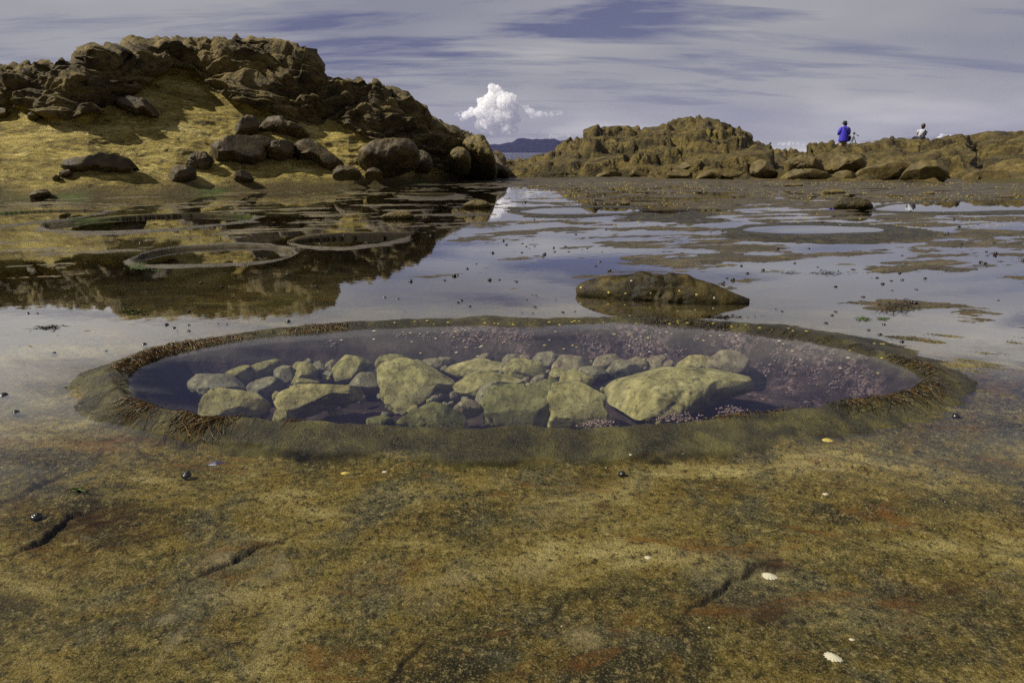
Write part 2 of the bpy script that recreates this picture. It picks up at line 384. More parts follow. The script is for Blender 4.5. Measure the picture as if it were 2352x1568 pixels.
def blobs(X, Y, lst, conv):
    a = np.zeros(X.shape)
    for (x, y, rx, ry, w) in lst:
        c = conv([(x, y)])[0]; c2 = conv([(x + rx, y)])[0]; c3 = conv([(x, y - ry)])[0]
        ax = abs(c2[0] - c[0]); ay = abs(c3[1] - c[1])
        a = np.maximum(a, w * np.exp(-(((X - c[0]) / ax) ** 2 + ((Y - c[1]) / ay) ** 2)))
    return a

def shelf_height(X, Y):
    """returns z, dict of attributes"""
    wx = X + .25 * perlin(V3(X * .8, Y * .8, 3.1)); wy = Y + .25 * perlin(V3(X * .8, Y * .8, 8.7))
    # bedding steps: gentle ramps and small scarps
    q = (-wx * .52 + wy * .855)
    saw = (q * 1.35 + .5 * perlin(V3(X * .35, Y * .35, 1.7))) % 1.0
    st = np.where(saw < .86, saw / .86, (1 - saw) / .14) - .5
    n1 = fbm(V3(X * .55, Y * .9, 0.3), 4); n2 = fbm(V3(X * 3.1, Y * 4.6, 5.5), 4); n3 = fbm(V3(X * 14, Y * 18, 2.5), 3)
    far = sstep(3.0, 8, Y); right = sstep(-1.0, 1.8, X - (Y - 5) * .05)
    left = 1 - sstep(-1.8, -.4, X + .10 * (Y - 4))
    n4 = fbm(V3(X * 1.2 * .85 + Y * .5, Y * 3.0 - X * .9, 6.6), 5, g=.6)
    z = -.0175 + .0045 * n1 + (.0075 + .006 * left * (1 - .0 * far)) * st + .0034 * n3 * (0.5 + far)
    z = z + .006 * n2 * (.3 + .7 * far) + .018 * n4 * (.12 + .88 * far)
    z = z + far * (.0150 * (.62 + .38 * right))
    # shallow rough ground: right and left of the foreground
    edge = sstep(.22, .55, X / (Y + .2)) * sstep(1.0, 1.5, Y) + .8 * sstep(-.42, -.65, X / (Y + .2)) * sstep(1.2, 1.6, Y)
    rip = fbm(V3(X * 5.0 + Y * 4, Y * 17 + X * 9, 3.3), 4, g=.6)
    z = z + edge * (.0085 + .013 * np.clip(rip, -.3, .9)) * (1 - .6 * sstep(3, 5, Y))
    # foreground: thin film
    near = 1 - sstep(1.5, 2.6, Y); z = z + .004 * near
    # mid right, patches of emerging rough rock
    z = z + .013 * sstep(.10, .5, perlin(V3(X * .9 + 4, Y * 1.5, 9.2)) + .3 * n4) * sstep(-1, 1.5, X) * sstep(2.8, 4, Y)
    z = z + .014 * sstep(17, 25, Y)
    att = {k: np.zeros(X.shape) for k in ('far', 'pink', 'rim', 'grey', 'bed', 'deep', 'stain', 'pale', 'weed')}
    att['far'] = sstep(2.9, 5.0, Y + .35 * np.abs(X)) * (1 - .9 * left); att['grey'] = .55 * far * (1 - .3 * right)  # grey share puts the far wet rock's sky sheen into its colour
    for P in POOLS:
        bb = P['po']; mg = .35
        m = (X > bb[:, 0].min() - mg) & (X < bb[:, 0].max() + mg) & (Y > bb[:, 1].min() - mg) & (Y < bb[:, 1].max() + mg)
        if not m.any(): continue
        x, y = X[m], Y[m]
        fq, am = (9, .014) if P['id'] == 'big' else (1.6, .05)
        jx = am * fbm(V3(x * fq, y * fq, 1.3), 3); jy = am * fbm(V3(x * fq, y * fq, 6.3), 3)
        di = sdf(P['pi'], x + jx, y + jy); do = sdf(P['po'], x + 2 * jx, y + 2 * jy)
        u = np.where(di > 0, di / (di + np.maximum(-do, 0) + 1e-6), 0); u = np.where(do > 0, 1, u)
        if P['id'] != 'big': z[m] = z[m] - .011 * np.exp(-(np.maximum(do, 0) / .35) ** 2)
        z0 = z[m]
        lump = 1 + .30 * fbm(V3(x * 2.6, y * 2.6, 4.4), 4); u = np.clip(u + .16 * fbm(V3(x * 3.1, y * 3.1, 9.4), 3) * u * (u < 1), 0, 1)
        cr = P['crest'] * lump
        ui = .22 if P['id'] == 'big' else .45
        prof = np.where(u < ui, P['wz'] + .004 + (cr * (1 - max(0, ui - .22)) - P['wz'] - .004) * sstep(0, ui, u), cr * np.clip((1 - u) / .78, 0, 1) ** .85 + z0 * (1 - np.clip((1 - u) / .78, 0, 1) ** 1.2))
        prof = prof + (.006 if P['id'] == 'big' else 0) * fbm(V3(x * 12, y * 12, 4.4), 4) * (1 - u)
        w = P['wall']
        dn = np.maximum(-di, 0)
        if P['id'] == 'big':                        # the far side shelves gently, the near side is undercut
            w = w + .30 * sstep(2.9, 3.7, y) + .10 * fbm(V3(x * 1.2, y * 1.2, 2.2), 2)
        bot = P['wz'] + .004 - P['depth'] * sstep(0, w, dn + .01) + .020 * fbm(V3(x * 2.5, y * 2.5, 7.1), 4) * sstep(0, .1, dn)
        zz = np.where(di > 0, prof, bot)
        inb = do < 0
        z[m] = np.where(inb, zz, z0)
        rimm = np.where(inb, (1 - sstep(.80, 1.05, u + .25 * fbm(V3(x * 6, y * 6, 2.4), 4))), 0)
        rimm = np.where(di < 0, 1 - .0 * dn, rimm)
        g = P['grey']
        att['grey'][m] = np.where(inb, g * rimm * (di > 0) + (1 - rimm) * att['grey'][m], att['grey'][m])
        att['rim'][m] = np.maximum(att['rim'][m], rimm * (1 - g * (di > 0)))
        att['bed'][m] = np.where(di < 0, sstep(.0, .05, dn), 0) if P['id'] == 'big' else att['bed'][m]
        if P['id'] != 'big': att['deep'][m] = np.maximum(att['deep'][m] * (do > 0), sstep(-.10, .06, -di) * .9)
    # cracks
    m = Y < 3
    x, y = X[m], Y[m]; jx = .012 * fbm(V3(x * 14, y * 14, 2.2), 4); jy = .012 * fbm(V3(x * 14, y * 14, 5.2), 4)
    zc = z[m]; st_ = np.zeros(x.shape)
    for c, a in zip(CRACKS, CRACK_AMP):
        L = np.array(c); d, s = pdist(c, x + jx, y + jy)
        ends = np.minimum(np.hypot(x - L[0, 0], y - L[0, 1]), np.hypot(x - L[-1, 0], y - L[-1, 1]))
        tp = sstep(0, .12, ends)
        zc = zc - tp * a * 1.0 * np.exp(-(d / .005) ** 2) - tp * .5 * a * np.where(s < 0, np.exp(-(d / .12)), 0) + tp * .3 * a * np.where(s > 0, np.exp(-(d / .05)), 0)
    z[m] = zc
    crk = np.zeros(x.shape)
    for c, a in zip(CRACKS, CRACK_AMP): crk = np.maximum(crk, np.exp(-(pdist(c, x + jx, y + jy)[0] / .0055) ** 2) * min(1, a / .010))
    att['deep'][m] = np.maximum(att['deep'][m], crk * .8)
    st_ = np.maximum(blobs(x, y, [(100,290,130,30,.8),(450,400,170,80,.95),(560,480,110,60,.6),(600,300,70,25,.8),(60,770,120,30,.8),(320,620,70,35,.7),(740,350,40,20,.4),(250,520,120,30,.7),(200,190,90,30,.4)], zB4),
                     blobs(x, y, [(1100,790,130,70,.85),(1180,600,80,22,.9),(330,190,110,45,.5),(370,310,40,25,.7),(900,800,60,40,.5),(730,870,50,30,.5),(2020,720,60,30,.8),(1900,760,200,60,.4),(2200,120,120,50,.5)], zB5))
    att['stain'][m] = st_
    att['pale'][m] = np.maximum(blobs(x, y, [(1080,560,110,35,.8),(1000,740,150,50,.8),(1300,590,80,50,.7),(780,830,50,25,.7),(2120,640,100,40,.5),(2000,740,110,50,.5),(800,960,26,80,.6),(1270,880,30,120,.5),(1340,900,30,90,.4)], zB4),
                                blobs(x, y, [(290,930,100,40,.9),(100,330,120,60,.35),(250,270,80,80,.3),(850,640,90,50,.3),(60,610,120,40,.4)], zB5))
    m = (Y > 1.5) & (Y < 4.5)
    att['pink'][m] = blobs(X[m], Y[m], CORAL, lambda p: [tuple(on_z(a_, b_, -.06))[:2] for a_, b_ in p])
    m = Y > 3
    wd = blobs(X[m], Y[m], [(600,290,160,12,1),(60,260,200,20,.9),(920,640,60,16,1),(1050,665,50,8,.8),(680,760,160,22,.7),(300,1035,110,18,1),(900,900,80,22,.7),(1700,265,160,16,.6),(1930,830,120,22,.7),(60,1015,80,16,.6),(600,1000,140,22,.5)], lambda p: [tuple(on_z(*q))[:2] for q in zB1(p)])
    att['weed'][m] = np.clip(wd, 0, 1)
    return z, att

# fan-shaped grid, finer towards the viewer, reaching well past the picture on every side
NX, NY = 1000, 980
s_ = np.linspace(-1.25, 1.25, NX)
D_ = np.concatenate([np.geomspace(.5, 3, 370, endpoint=False), np.geomspace(3, 14, 500, endpoint=False), np.geomspace(14, 46, 110)])
Sx, Dy = np.meshgrid(s_, D_)
GX = Sx * (Dy + .9); GY = Dy.copy()
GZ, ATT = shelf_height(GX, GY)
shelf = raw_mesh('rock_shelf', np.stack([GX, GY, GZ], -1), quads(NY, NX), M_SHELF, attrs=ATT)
tag(shelf, kind='structure')
# ground around and behind: the same shelf carried on
bpts = [(-90, -40), (90, -40), (90, .29), (-90, .29)]
def plain(name, x0, x1, y0, y1, z, m):
    return raw_mesh(name, [(x0, y0, z), (x1, y0, z), (x1, y1, z), (x0, y1, z)], [(0, 1, 2, 3)], m)
gnd = plain('ground', -60, 60, -40, 55, -.42, M_SHELF); tag(gnd, kind='structure')
shb = plain('shelf_behind', -6, 6, -12, .49, -.015, M_SHELF); tag(shb, kind='structure')

# ------------------------------------------------------------------ water film over the shelf, cut out at the pools
def film():
    nx, ny = 900, 610
    s = np.linspace(-1.25, 1.25, nx); d = np.concatenate([np.geomspace(.5, 3, 120, endpoint=False), np.geomspace(3, 14, 430, endpoint=False), np.geomspace(14, 44, 60)])
    S, Dd = np.meshgrid(s, d); X = S * (Dd + .9); Y = Dd
    Q = quads(ny, nx); cxm = X.ravel()[Q].mean(1); cym = Y.ravel()[Q].mean(1)
    keep = np.ones(len(Q), bool)
    for P in POOLS:
        mid = .5 * 0
        di_ = sdf(P['pi'], cxm, cym); do_ = sdf(P['po'], cxm, cym); keep &= ~((di_ < 0) | ((do_ < 0) & (di_ / (di_ - do_ + 1e-6) < .42)))
    return raw_mesh('water', np.stack([X, Y, np.zeros_like(X)], -1), Q[keep], M_FILM)
tag(film(), kind='structure')

def pool_water(P):
    c = P['pi'].mean(0)
    poly = P['pi']; n = len(poly)
    e = np.roll(poly, -1, 0) - np.roll(poly, 1, 0); nr = np.stack([e[:, 1], -e[:, 0]], -1); nr /= np.linalg.norm(nr, axis=1)[:, None]
    area = .5 * np.sum(poly[:, 0] * np.roll(poly[:, 1], -1) - np.roll(poly[:, 0], -1) * poly[:, 1])
    if area < 0: nr = -nr
    ring = poly + nr * .035
    bm = bmesh.new()
    top = [bm.verts.new((x, y, P['wz'])) for x, y in ring]
    if area < 0: top = top[::-1]
    f = bm.faces.new(top)
    if P['id'] == 'big':
        bot = [bm.verts.new((v.co.x, v.co.y, -.36)) for v in top]
        bm.faces.new(bot[::-1])
        for i in range(n): bm.faces.new((top[i], bot[i], bot[(i + 1) % n], top[(i + 1) % n]))
    o = from_bm('pool_water', bm, M_POOL if P['id'] == 'big' else M_POOL2, smooth=False); tag(o, kind='structure')
for P in POOLS: pool_water(P)

# ------------------------------------------------------------------ lofted rock masses
def interp_line(pts, xs):
    P = np.array(pts, float); return np.interp(xs, P[:, 0], P[:, 1])
def P3(xs, ys, D):
    a = (xs - CX) / F; b = (CY - ys) / F; t = D / (CT + b * ST)
    return np.stack([a * t, D * np.ones_like(xs), H + (-ST + b * CT) * t], -1)
def crag_disp(p, big=.45, mid=.22, strata=.14, pit=.09, dip=(.08, .03), rid=.06):
    w = p + .30 * np.stack([perlin(p * .8 + 3), perlin(p * .8 + 11), perlin(p * .8 + 23)], -1)
    d = big * fbm(p * np.array([.30, .30, .45]), 3)
    f1, f2 = worley(w * np.array([.42, .42, 1.05]))
    d = d + mid * (np.clip((f2 - f1) * 3.0, 0, 1) - .7) + mid * .8 * (_cell(w * np.array([.42, .42, 1.05])) - .5)
    q = w[..., 2] + dip[0] * w[..., 0] + dip[1] * w[..., 1]
    s = (q * 1.15 + .7 * perlin(V3(.16 * p[..., 0], .16 * p[..., 1], q * .3))) % 1.0
    d = d + strata * 1.5 * (np.where(s < .8, (s / .8) ** .6, (1 - s) / .2) - .6)
    s = (q * 3.3 + .8 * perlin(V3(.3 * p[..., 0], .3 * p[..., 1], 7 + q * .5))) % 1.0
    d = d + strata * .55 * (np.where(s < .8, (s / .8) ** .6, (1 - s) / .2) - .6)
    msk = sstep(-.15, .35, perlin(p * .55 + 31))
    g1, g2 = worley(w * np.array([1.6, 1.6, 2.4]))
    d = d - pit * msk * (1 - np.clip(g1 * 1.5, 0, 1)) * 1.7
    f1, f2 = worley(w * np.array([1.3, 1.3, 2.2]) + 9)
    d = d + mid * .35 * (np.clip((f2 - f1) * 3, 0, 1) - .6)
    d = d + rid * ridged(w * np.array([1.7, 1.7, 2.6]), 4)
    g1, g2 = worley(w * 6.0 + 5)
    d = d - pit * .35 * (.3 + msk) * (1 - np.clip(g1 * 1.6, 0, 1))
    return d
def _cell(P):
    """random value of the nearest worley cell"""
    i = np.floor(P).astype(np.int64); f = P - i
    b1 = np.full(P.shape[:-1], 9.0); v = np.zeros(P.shape[:-1])
    for dx in (-1, 0, 1):
        for dy in (-1, 0, 1):
            for dz in (-1, 0, 1):
                h = _perm[_perm[_perm[(i[..., 0] + dx) & 255] + ((i[..., 1] + dy) & 255)] + ((i[..., 2] + dz) & 255)]
                c = _g[h] * 0.5 + 0.5
                d = (f[..., 0] - dx - c[..., 0])**2 + (f[..., 1] - dy - c[..., 1])**2 + (f[..., 2] - dz - c[..., 2])**2
                m = d < b1; b1 = np.where(m, d, b1); v = np.where(m, h / 255.0, v)
    return v
def loft(name, x0, x1, step, L0, L1, L2, k1, k2, n1, n2, n3, m, parent=None, disp={}, slope_amp=.05, back=(3.0, .4, 6.0), bulge=.16, smooth1=0, silk=24, terr=None, caves=(), dep=None, protr=.3, foot_pow=1.25, crag_all=False):
    xs = np.arange(x0, x1 + step, step, dtype=float)
    y0, y1, y2 = interp_line(L0, xs), interp_line(L1, xs), interp_line(L2, xs)
    r0 = (CT + (CY - y0) / F * ST) / (ST - (CY - y0) / F * CT)
    D0 = H * r0
    def rr(y): b = (CY - y) / F; return (-ST + b * CT) / (CT + b * ST)
    rt1, rt2 = rr(y1), rr(y2)
    y1t = y1.copy()
    if smooth1:
        kk = int(smooth1 / step) | 1; y1 = np.convolve(np.pad(y1, kk // 2, 'edge'), np.ones(kk) / kk, 'valid')
        y1 = np.convolve(np.pad(y1, kk // 2, 'edge'), np.ones(kk) / kk, 'valid'); y1 = np.maximum(y1, y2 + 2); rt1 = rr(y1)
    D1 = (D0 + H / k1) / np.maximum(1 - rt1 / k1, .2); D1 = np.maximum(D1, D0 + .1)
    z1 = H + rt1 * D1
    D2 = (D1 - (z1 - H) / k2) / np.maximum(1 - rt2 / k2, .2); D2 = np.maximum(D2, D1 + .15)
    if dep:
        D1 = D0 + dep[0]; D2 = D0 + dep[1]; z1 = H + rt1 * D1
    ker = np.ones(25) / 25
    D2 = np.convolve(np.pad(D2, 12, 'edge'), ker, 'valid')
    A, B, Cc = P3(xs, y0, D0), P3(xs, y1, D1), P3(xs, y2, D2)
    A[:, 2] -= .06
    rows = []; cr = []; vv = []
    foot = A.copy(); foot[:, 1] -= .5; foot[:, 2] -= .35
    rows.append(foot); cr.append(np.zeros(len(xs)) + (1 if crag_all else 0)); vv.append(-1)
    for t in np.linspace(0, 1, n1, endpoint=False):
        p = A + (B - A) * t; p[:, 2] = A[:, 2] + (B[:, 2] - A[:, 2]) * t ** foot_pow
        rows.append(p); cr.append(np.full(len(xs), 1.0 if crag_all else t * .42)); vv.append(t)
    for t in np.linspace(0, 1, n2, endpoint=False):
        h = (Cc[:, 2] - B[:, 2])
        p = B + (Cc - B) * t; p[:, 1] -= bulge * h * math.sin(math.pi * min(1, t * 1.05)) ; p[:, 2] += bulge * .6 * h * math.sin(math.pi * t)
        if t > .55: p[:, 2] = np.minimum(p[:, 2], B[:, 2] + h)
        rows.append(p); cr.append(np.ones(len(xs)) * min(1, .58 + t * 4)); vv.append(1 + t)
    for t in np.linspace(0, 1, n3):
        p = Cc.copy(); dd = back[0] * min(1, t * 2) + back[2] * max(0, t * 2 - 1); p[:, 0] *= (p[:, 1] + dd) / p[:, 1]; p[:, 1] += dd
        p[:, 2] = Cc[:, 2] - back[1] * min(1, t * 2) - (Cc[:, 2] - back[1] + .6) * max(0, t * 2 - 1) ** 1.4
        rows.append(p); cr.append(np.ones(len(xs))); vv.append(2 + t)
    P = np.stack(rows); C = np.stack(cr)
    if smooth1:
        f_ = P[..., 1] * CT - (P[..., 2] - H) * ST; yp = CY - F * (P[..., 1] * ST + (P[..., 2] - H) * CT) / f_
        C = sstep(-7, 7, (y1t[None] - yp) + 13 * fbm(P * .9, 3)) * (np.array(vv)[:, None] > -.5); C[-n3:] = 1
    N = grid_normals(P); N *= np.sign((N[..., 1:2] * -1 + N[..., 2:3]).mean()) 
    d = crag_disp(P, **disp)
    # weight: crag parts get the full relief, the bank only shallow beds
    w = C if smooth1 else sstep(.40, .62, C + .10 * perlin(P * 1.3))
    if smooth1: d = d + protr
    f_ = P[..., 1] * CT - (P[..., 2] - H) * ST; yp = CY - F * (P[..., 1] * ST + (P[..., 2] - H) * CT) / f_; xp = CX + F * P[..., 0] / f_
    for (cx_, cy_, rx_, ry_, dp) in caves: d = d - dp * np.exp(-(((xp - cx_) / rx_) ** 2 + ((yp - cy_) / ry_) ** 2) ** 2)
    fl = slope_amp * (fbm(P * np.array([.7, .9, 2.4]), 4) + .6 * ridged(P * np.array([1.4, 1.4, 5.0]), 3) * .5)
    zfade = sstep(-.05, .35, P[..., 2]) 
    fade = np.where(np.array(vv)[:, None] < 0, 0, zfade * .85 + .15)
    P = P + N * ((d * w + fl * (1 - w)) * fade)[..., None]
    if terr:
        q = P[..., 2] + terr[1] * P[..., 0] + terr[2] * P[..., 1] + .25 * fbm(P * .35, 3); h_ = terr[0] * (1 + .35 * perlin(P * .13)); tt = q / h_; fr = tt - np.floor(tt)
        P[..., 2] += (sstep(.35, .85, fr) - fr) * h_ * terr[3] * sstep(0, .6, P[..., 2])
    vf = np.clip(np.array(vv) / 2.0, 0, 1)[:, None]
    for it in range(2):
        f_ = P[..., 1] * CT - (P[..., 2] - H) * ST; yp = CY - F * (P[..., 1] * ST + (P[..., 2] - H) * CT) / f_
        dl = y2 - yp.min(0); kn = max(3, int(silk / step)) | 1; dl = np.convolve(np.pad(dl, kn // 2, 'edge'), np.ones(kn) / kn, 'valid')
        P[..., 2] -= dl[None] / F * P[..., 1] * np.where(vf > 0, vf ** 1.3, 0)
    wet = 1 - sstep(.05, .42, P[..., 2] + .12 * perlin(P * 1.1))
    weed = (1 - sstep(.02, .22, P[..., 2])) * sstep(.15, .45, perlin(P * np.array([.5, .9, .9])) + .25 * sstep(-9, -13, P[..., 0]))
    at = dict(crag=C, wet=wet * (0 if crag_all else 1) , weed=weed)
    return raw_mesh(name, P, quads(len(P), len(xs)), m, parent, attrs=at), P

L2 = [(-420,158),(-200,150),(-100,148),(0,148),(90,143),(150,139),(200,127),(222,103),(270,101),(318,103),(330,90),(380,85),(500,87),(560,85),(640,90),(680,108),(703,128),(710,150),(716,172),(760,178),(820,182),(860,187),(874,197),(900,199),(920,214),(940,226),(950,246),(975,262),(1000,276),(1035,290),(1060,315),(1095,332),(1112,345),(1132,356),(1148,382),(1160,398),(1172,404)]
L1 = [(-420,225),(0,234),(41,236),(152,279),(203,276),(222,248),(241,228),(301,219),(330,185),(390,157),(444,162),(495,178),(515,205),(540,235),(587,254),(635,263),(700,280),(727,270),(752,258),(790,285),(879,343),(958,356),(997,385),(1031,397),(1076,394),(1139,401),(1172,406)]  # left dip traces a shadow wedge; dark crag colour paints its shade
L0 = [(-420,472),(0,459),(200,456),(400,449),(600,441),(800,435),(900,429),(1000,421),(1080,413),(1130,409),(1172,407.5)]
head = empty('rock_headland', (-10, 20, 0))
tag(head, 'long ochre rock headland with dark craggy cap filling the left side', 'rock headland')
slope, HP = loft('rock_mass', -420, 1170, 1.7, L0, L1, L2, .72, 1.5, 190, 190, 24, M_HEAD, head,
                 disp=dict(big=.25, mid=.30, strata=.17, pit=.14, rid=.06), slope_amp=.085, back=(3, .3, 8), smooth1=90, silk=46, bulge=.10, protr=.30)
slope.matrix_parent_inverse = Matrix.Translation((10, -20, 0))
def bvh_of(o):
    me = o.data; n = len(me.vertices); co = np.empty(n * 3, np.float32); me.vertices.foreach_get('co', co)
    f = np.empty(len(me.polygons) * 4, np.int32); me.loops.foreach_get('vertex_index', f)
    return BVHTree.FromPolygons([Vector(v) for v in co.reshape(-1, 3).tolist()], f.reshape(-1, 4).tolist())

# central outcrop
def z3(p): return [(1148.4 + .26855 * x, 201 + .26855 * y) for x, y in p]
def z4(p): return [(1722.6 + .26757 * x, 229.7 + .26757 * y) for x, y in p]
C2 = [(1185,404)] + z3([(180,652),(300,582),(400,560),(480,540),(492,500),(560,440),(620,436),(680,432),(720,402),(735,360),(800,322),(900,338),(1000,326),(1150,332),(1200,347),(1350,332),(1450,292),(1550,257),(1700,247),(1850,272),(2000,332),(2100,372),(2140,412),(2150,440),(2200,460),(2250,490),(2320,487)]) + z4([(60,350),(100,380),(150,378),(215,418),(290,425),(400,421),(430,452),(520,445),(640,470),(760,520),(820,600),(850,660)])
C0 = [(1100,408),(1185,408.5),(1300,409),(1500,410),(1720,413),(1800,416),(1960,417.5)]
C1 = [(1100,407)] + [(1185,404.5)] + z3([(300,700),(500,640),(700,600),(1000,560),(1300,560),(1700,520),(2000,560),(2300,600)]) + z4([(200,520),(500,560),(700,620),(850,665)])
cout, CPg = loft('rock_outcrop', 1186, 1950, 1.35, C0, C1, C2, 1.1, 1.0, 110, 130, 20, M_OUT, None,
                 terr=(.75, -.16, .02, .85), disp=dict(big=.35, mid=.26, strata=.10, pit=.10, dip=(-.20, .07), rid=.03), caves=[(1410,392,60,13,1.8),(1448,348,17,13,1.0),(1330,385,14,16,.6),(1760,398,36,12,1.2),(1590,287,16,6,.6),(1480,396,8,14,.9)], dep=(4, 15), back=(2.5, .3, 6), bulge=.03, foot_pow=.55, crag_all=True)
tag(cout, 'golden brown craggy outcrop with a rounded hump in the middle of the skyline', 'rock outcrop')
# right block and rightmost ridge
R2 = [(1852,404),(1856,352)] + z4([(505,445),(512,375),(600,365),(700,357),(780,377),(900,372),(1000,366),(1100,350),(1150,330),(1200,317),(1350,332),(1480,338),(1600,332),(1700,306),(1800,292),(1860,300),(1900,330),(1935,380),(1950,440),(1960,560)])
R2 = [(x, y) for x, y in R2 if x >= 1857 or y > 400]; R2 = [(1850, 400), (1857, 350), (1859, 331)] + R2[2:]
R0 = [(1850,416),(1960,417.5),(2070,420),(2230,424),(2260,424)]
R1 = [(1850,410)] + z4([(520,600),(700,560),(1000,560),(1300,560),(1600,560),(1850,600),(1960,640)])
rout, RP = loft('rock_outcrop', 1852, 2246, 1.2, R0, R1, R2, 1.6, .80, 100, 110, 26, M_OUT, None,
                terr=(.6, -.22, .02, .8), disp=dict(big=.12, mid=.20, strata=.10, pit=.09, dip=(-.28, .07), rid=.03), caves=[(2190,400,32,22,1.6),(2060,402,50,7,.8),(1945,360,14,6,.5)], dep=(4, 14.5), back=(4.5, .1, 5), bulge=.03, foot_pow=.5, crag_all=True)
tag(rout, 'broad brown rock block with two people on its top', 'rock outcrop')
E2 = [(2190,420),(2215,360)] + z4([(1850,320),(1900,300),(2050,268),(2130,266),(2200,272),(2352,266),(2500,262),(2800,250),(3200,262),(3700,300)])
E1 = [(2190,424)] + z4([(1850,600),(2000,540),(2200,500),(2352,500),(2800,480),(3700,520)])
E0 = [(2190,425),(2240,426),(2352,428),(2500,431),(2750,436)]
eout, EP = loft('rock_outcrop', 2190, 2720, 1.5, E0, E1, E2, .50, 1.0, 110, 100, 24, M_OUT, None,
                terr=(.7, -.15, .02, .7), disp=dict(big=.15, mid=.2, strata=.1, pit=.08, dip=(-.2, .05), rid=.03), slope_amp=.10, dep=(8, 22), back=(3, .3, 6), bulge=.05)
tag(eout, 'far right rock ridge with a smooth ochre ledge along its foot', 'rock outcrop')
# low reef beyond the gap
r2 = [(1040,380),(1120,372),(1140,369),(1170,367),(1200,364.5),(1230,363),(1280,366),(1350,372)]
reef, _ = loft('reef', 1040, 1350, 1.0, [(1040,384),(1350,384)], [(1040,380),(1350,380)], r2, 1.2, .6, 24, 30, 10, M_OUT, None,
               disp=dict(big=.25, mid=.25, strata=.2, pit=.12), back=(3, .3, 6), crag_all=True)
tag(reef, 'low dark reef beyond the gap in front of the sea', 'reef')
gapm, _ = loft('rock_rubble', 1120, 1300, .8, [(1120,408),(1300,409)], [(1120,402),(1150,401),(1200,398),(1300,400)], [(1120,398),(1138,391),(1150,386),(1165,383),(1185,384),(1205,381),(1240,379),(1300,384)], 1.2, .35, 40, 60, 10, M_OUT, None,
               disp=dict(big=.16, mid=.34, strata=.08, pit=.16), back=(6, .2, 8), crag_all=True)
tag(gapm, 'low rubble of broken rock closing the gap between headland and outcrop', 'rocks')
BV = {k: bvh_of(o) for k, o in (('head', slope), ('cout', cout), ('rout', rout), ('eout', eout), ('shelf', shelf))}
def cast(key, x, y):
    r = Vector(ray(x, y)).normalized(); h = BV[key].ray_cast(Vector((0, 0, H)), r)
    return h[0]
def drop(key, X, Y, top=20):
    h = BV[key].ray_cast(Vector((X, Y, top)), Vector((0, 0, -1))); return h[0].z if h[0] else 0.0

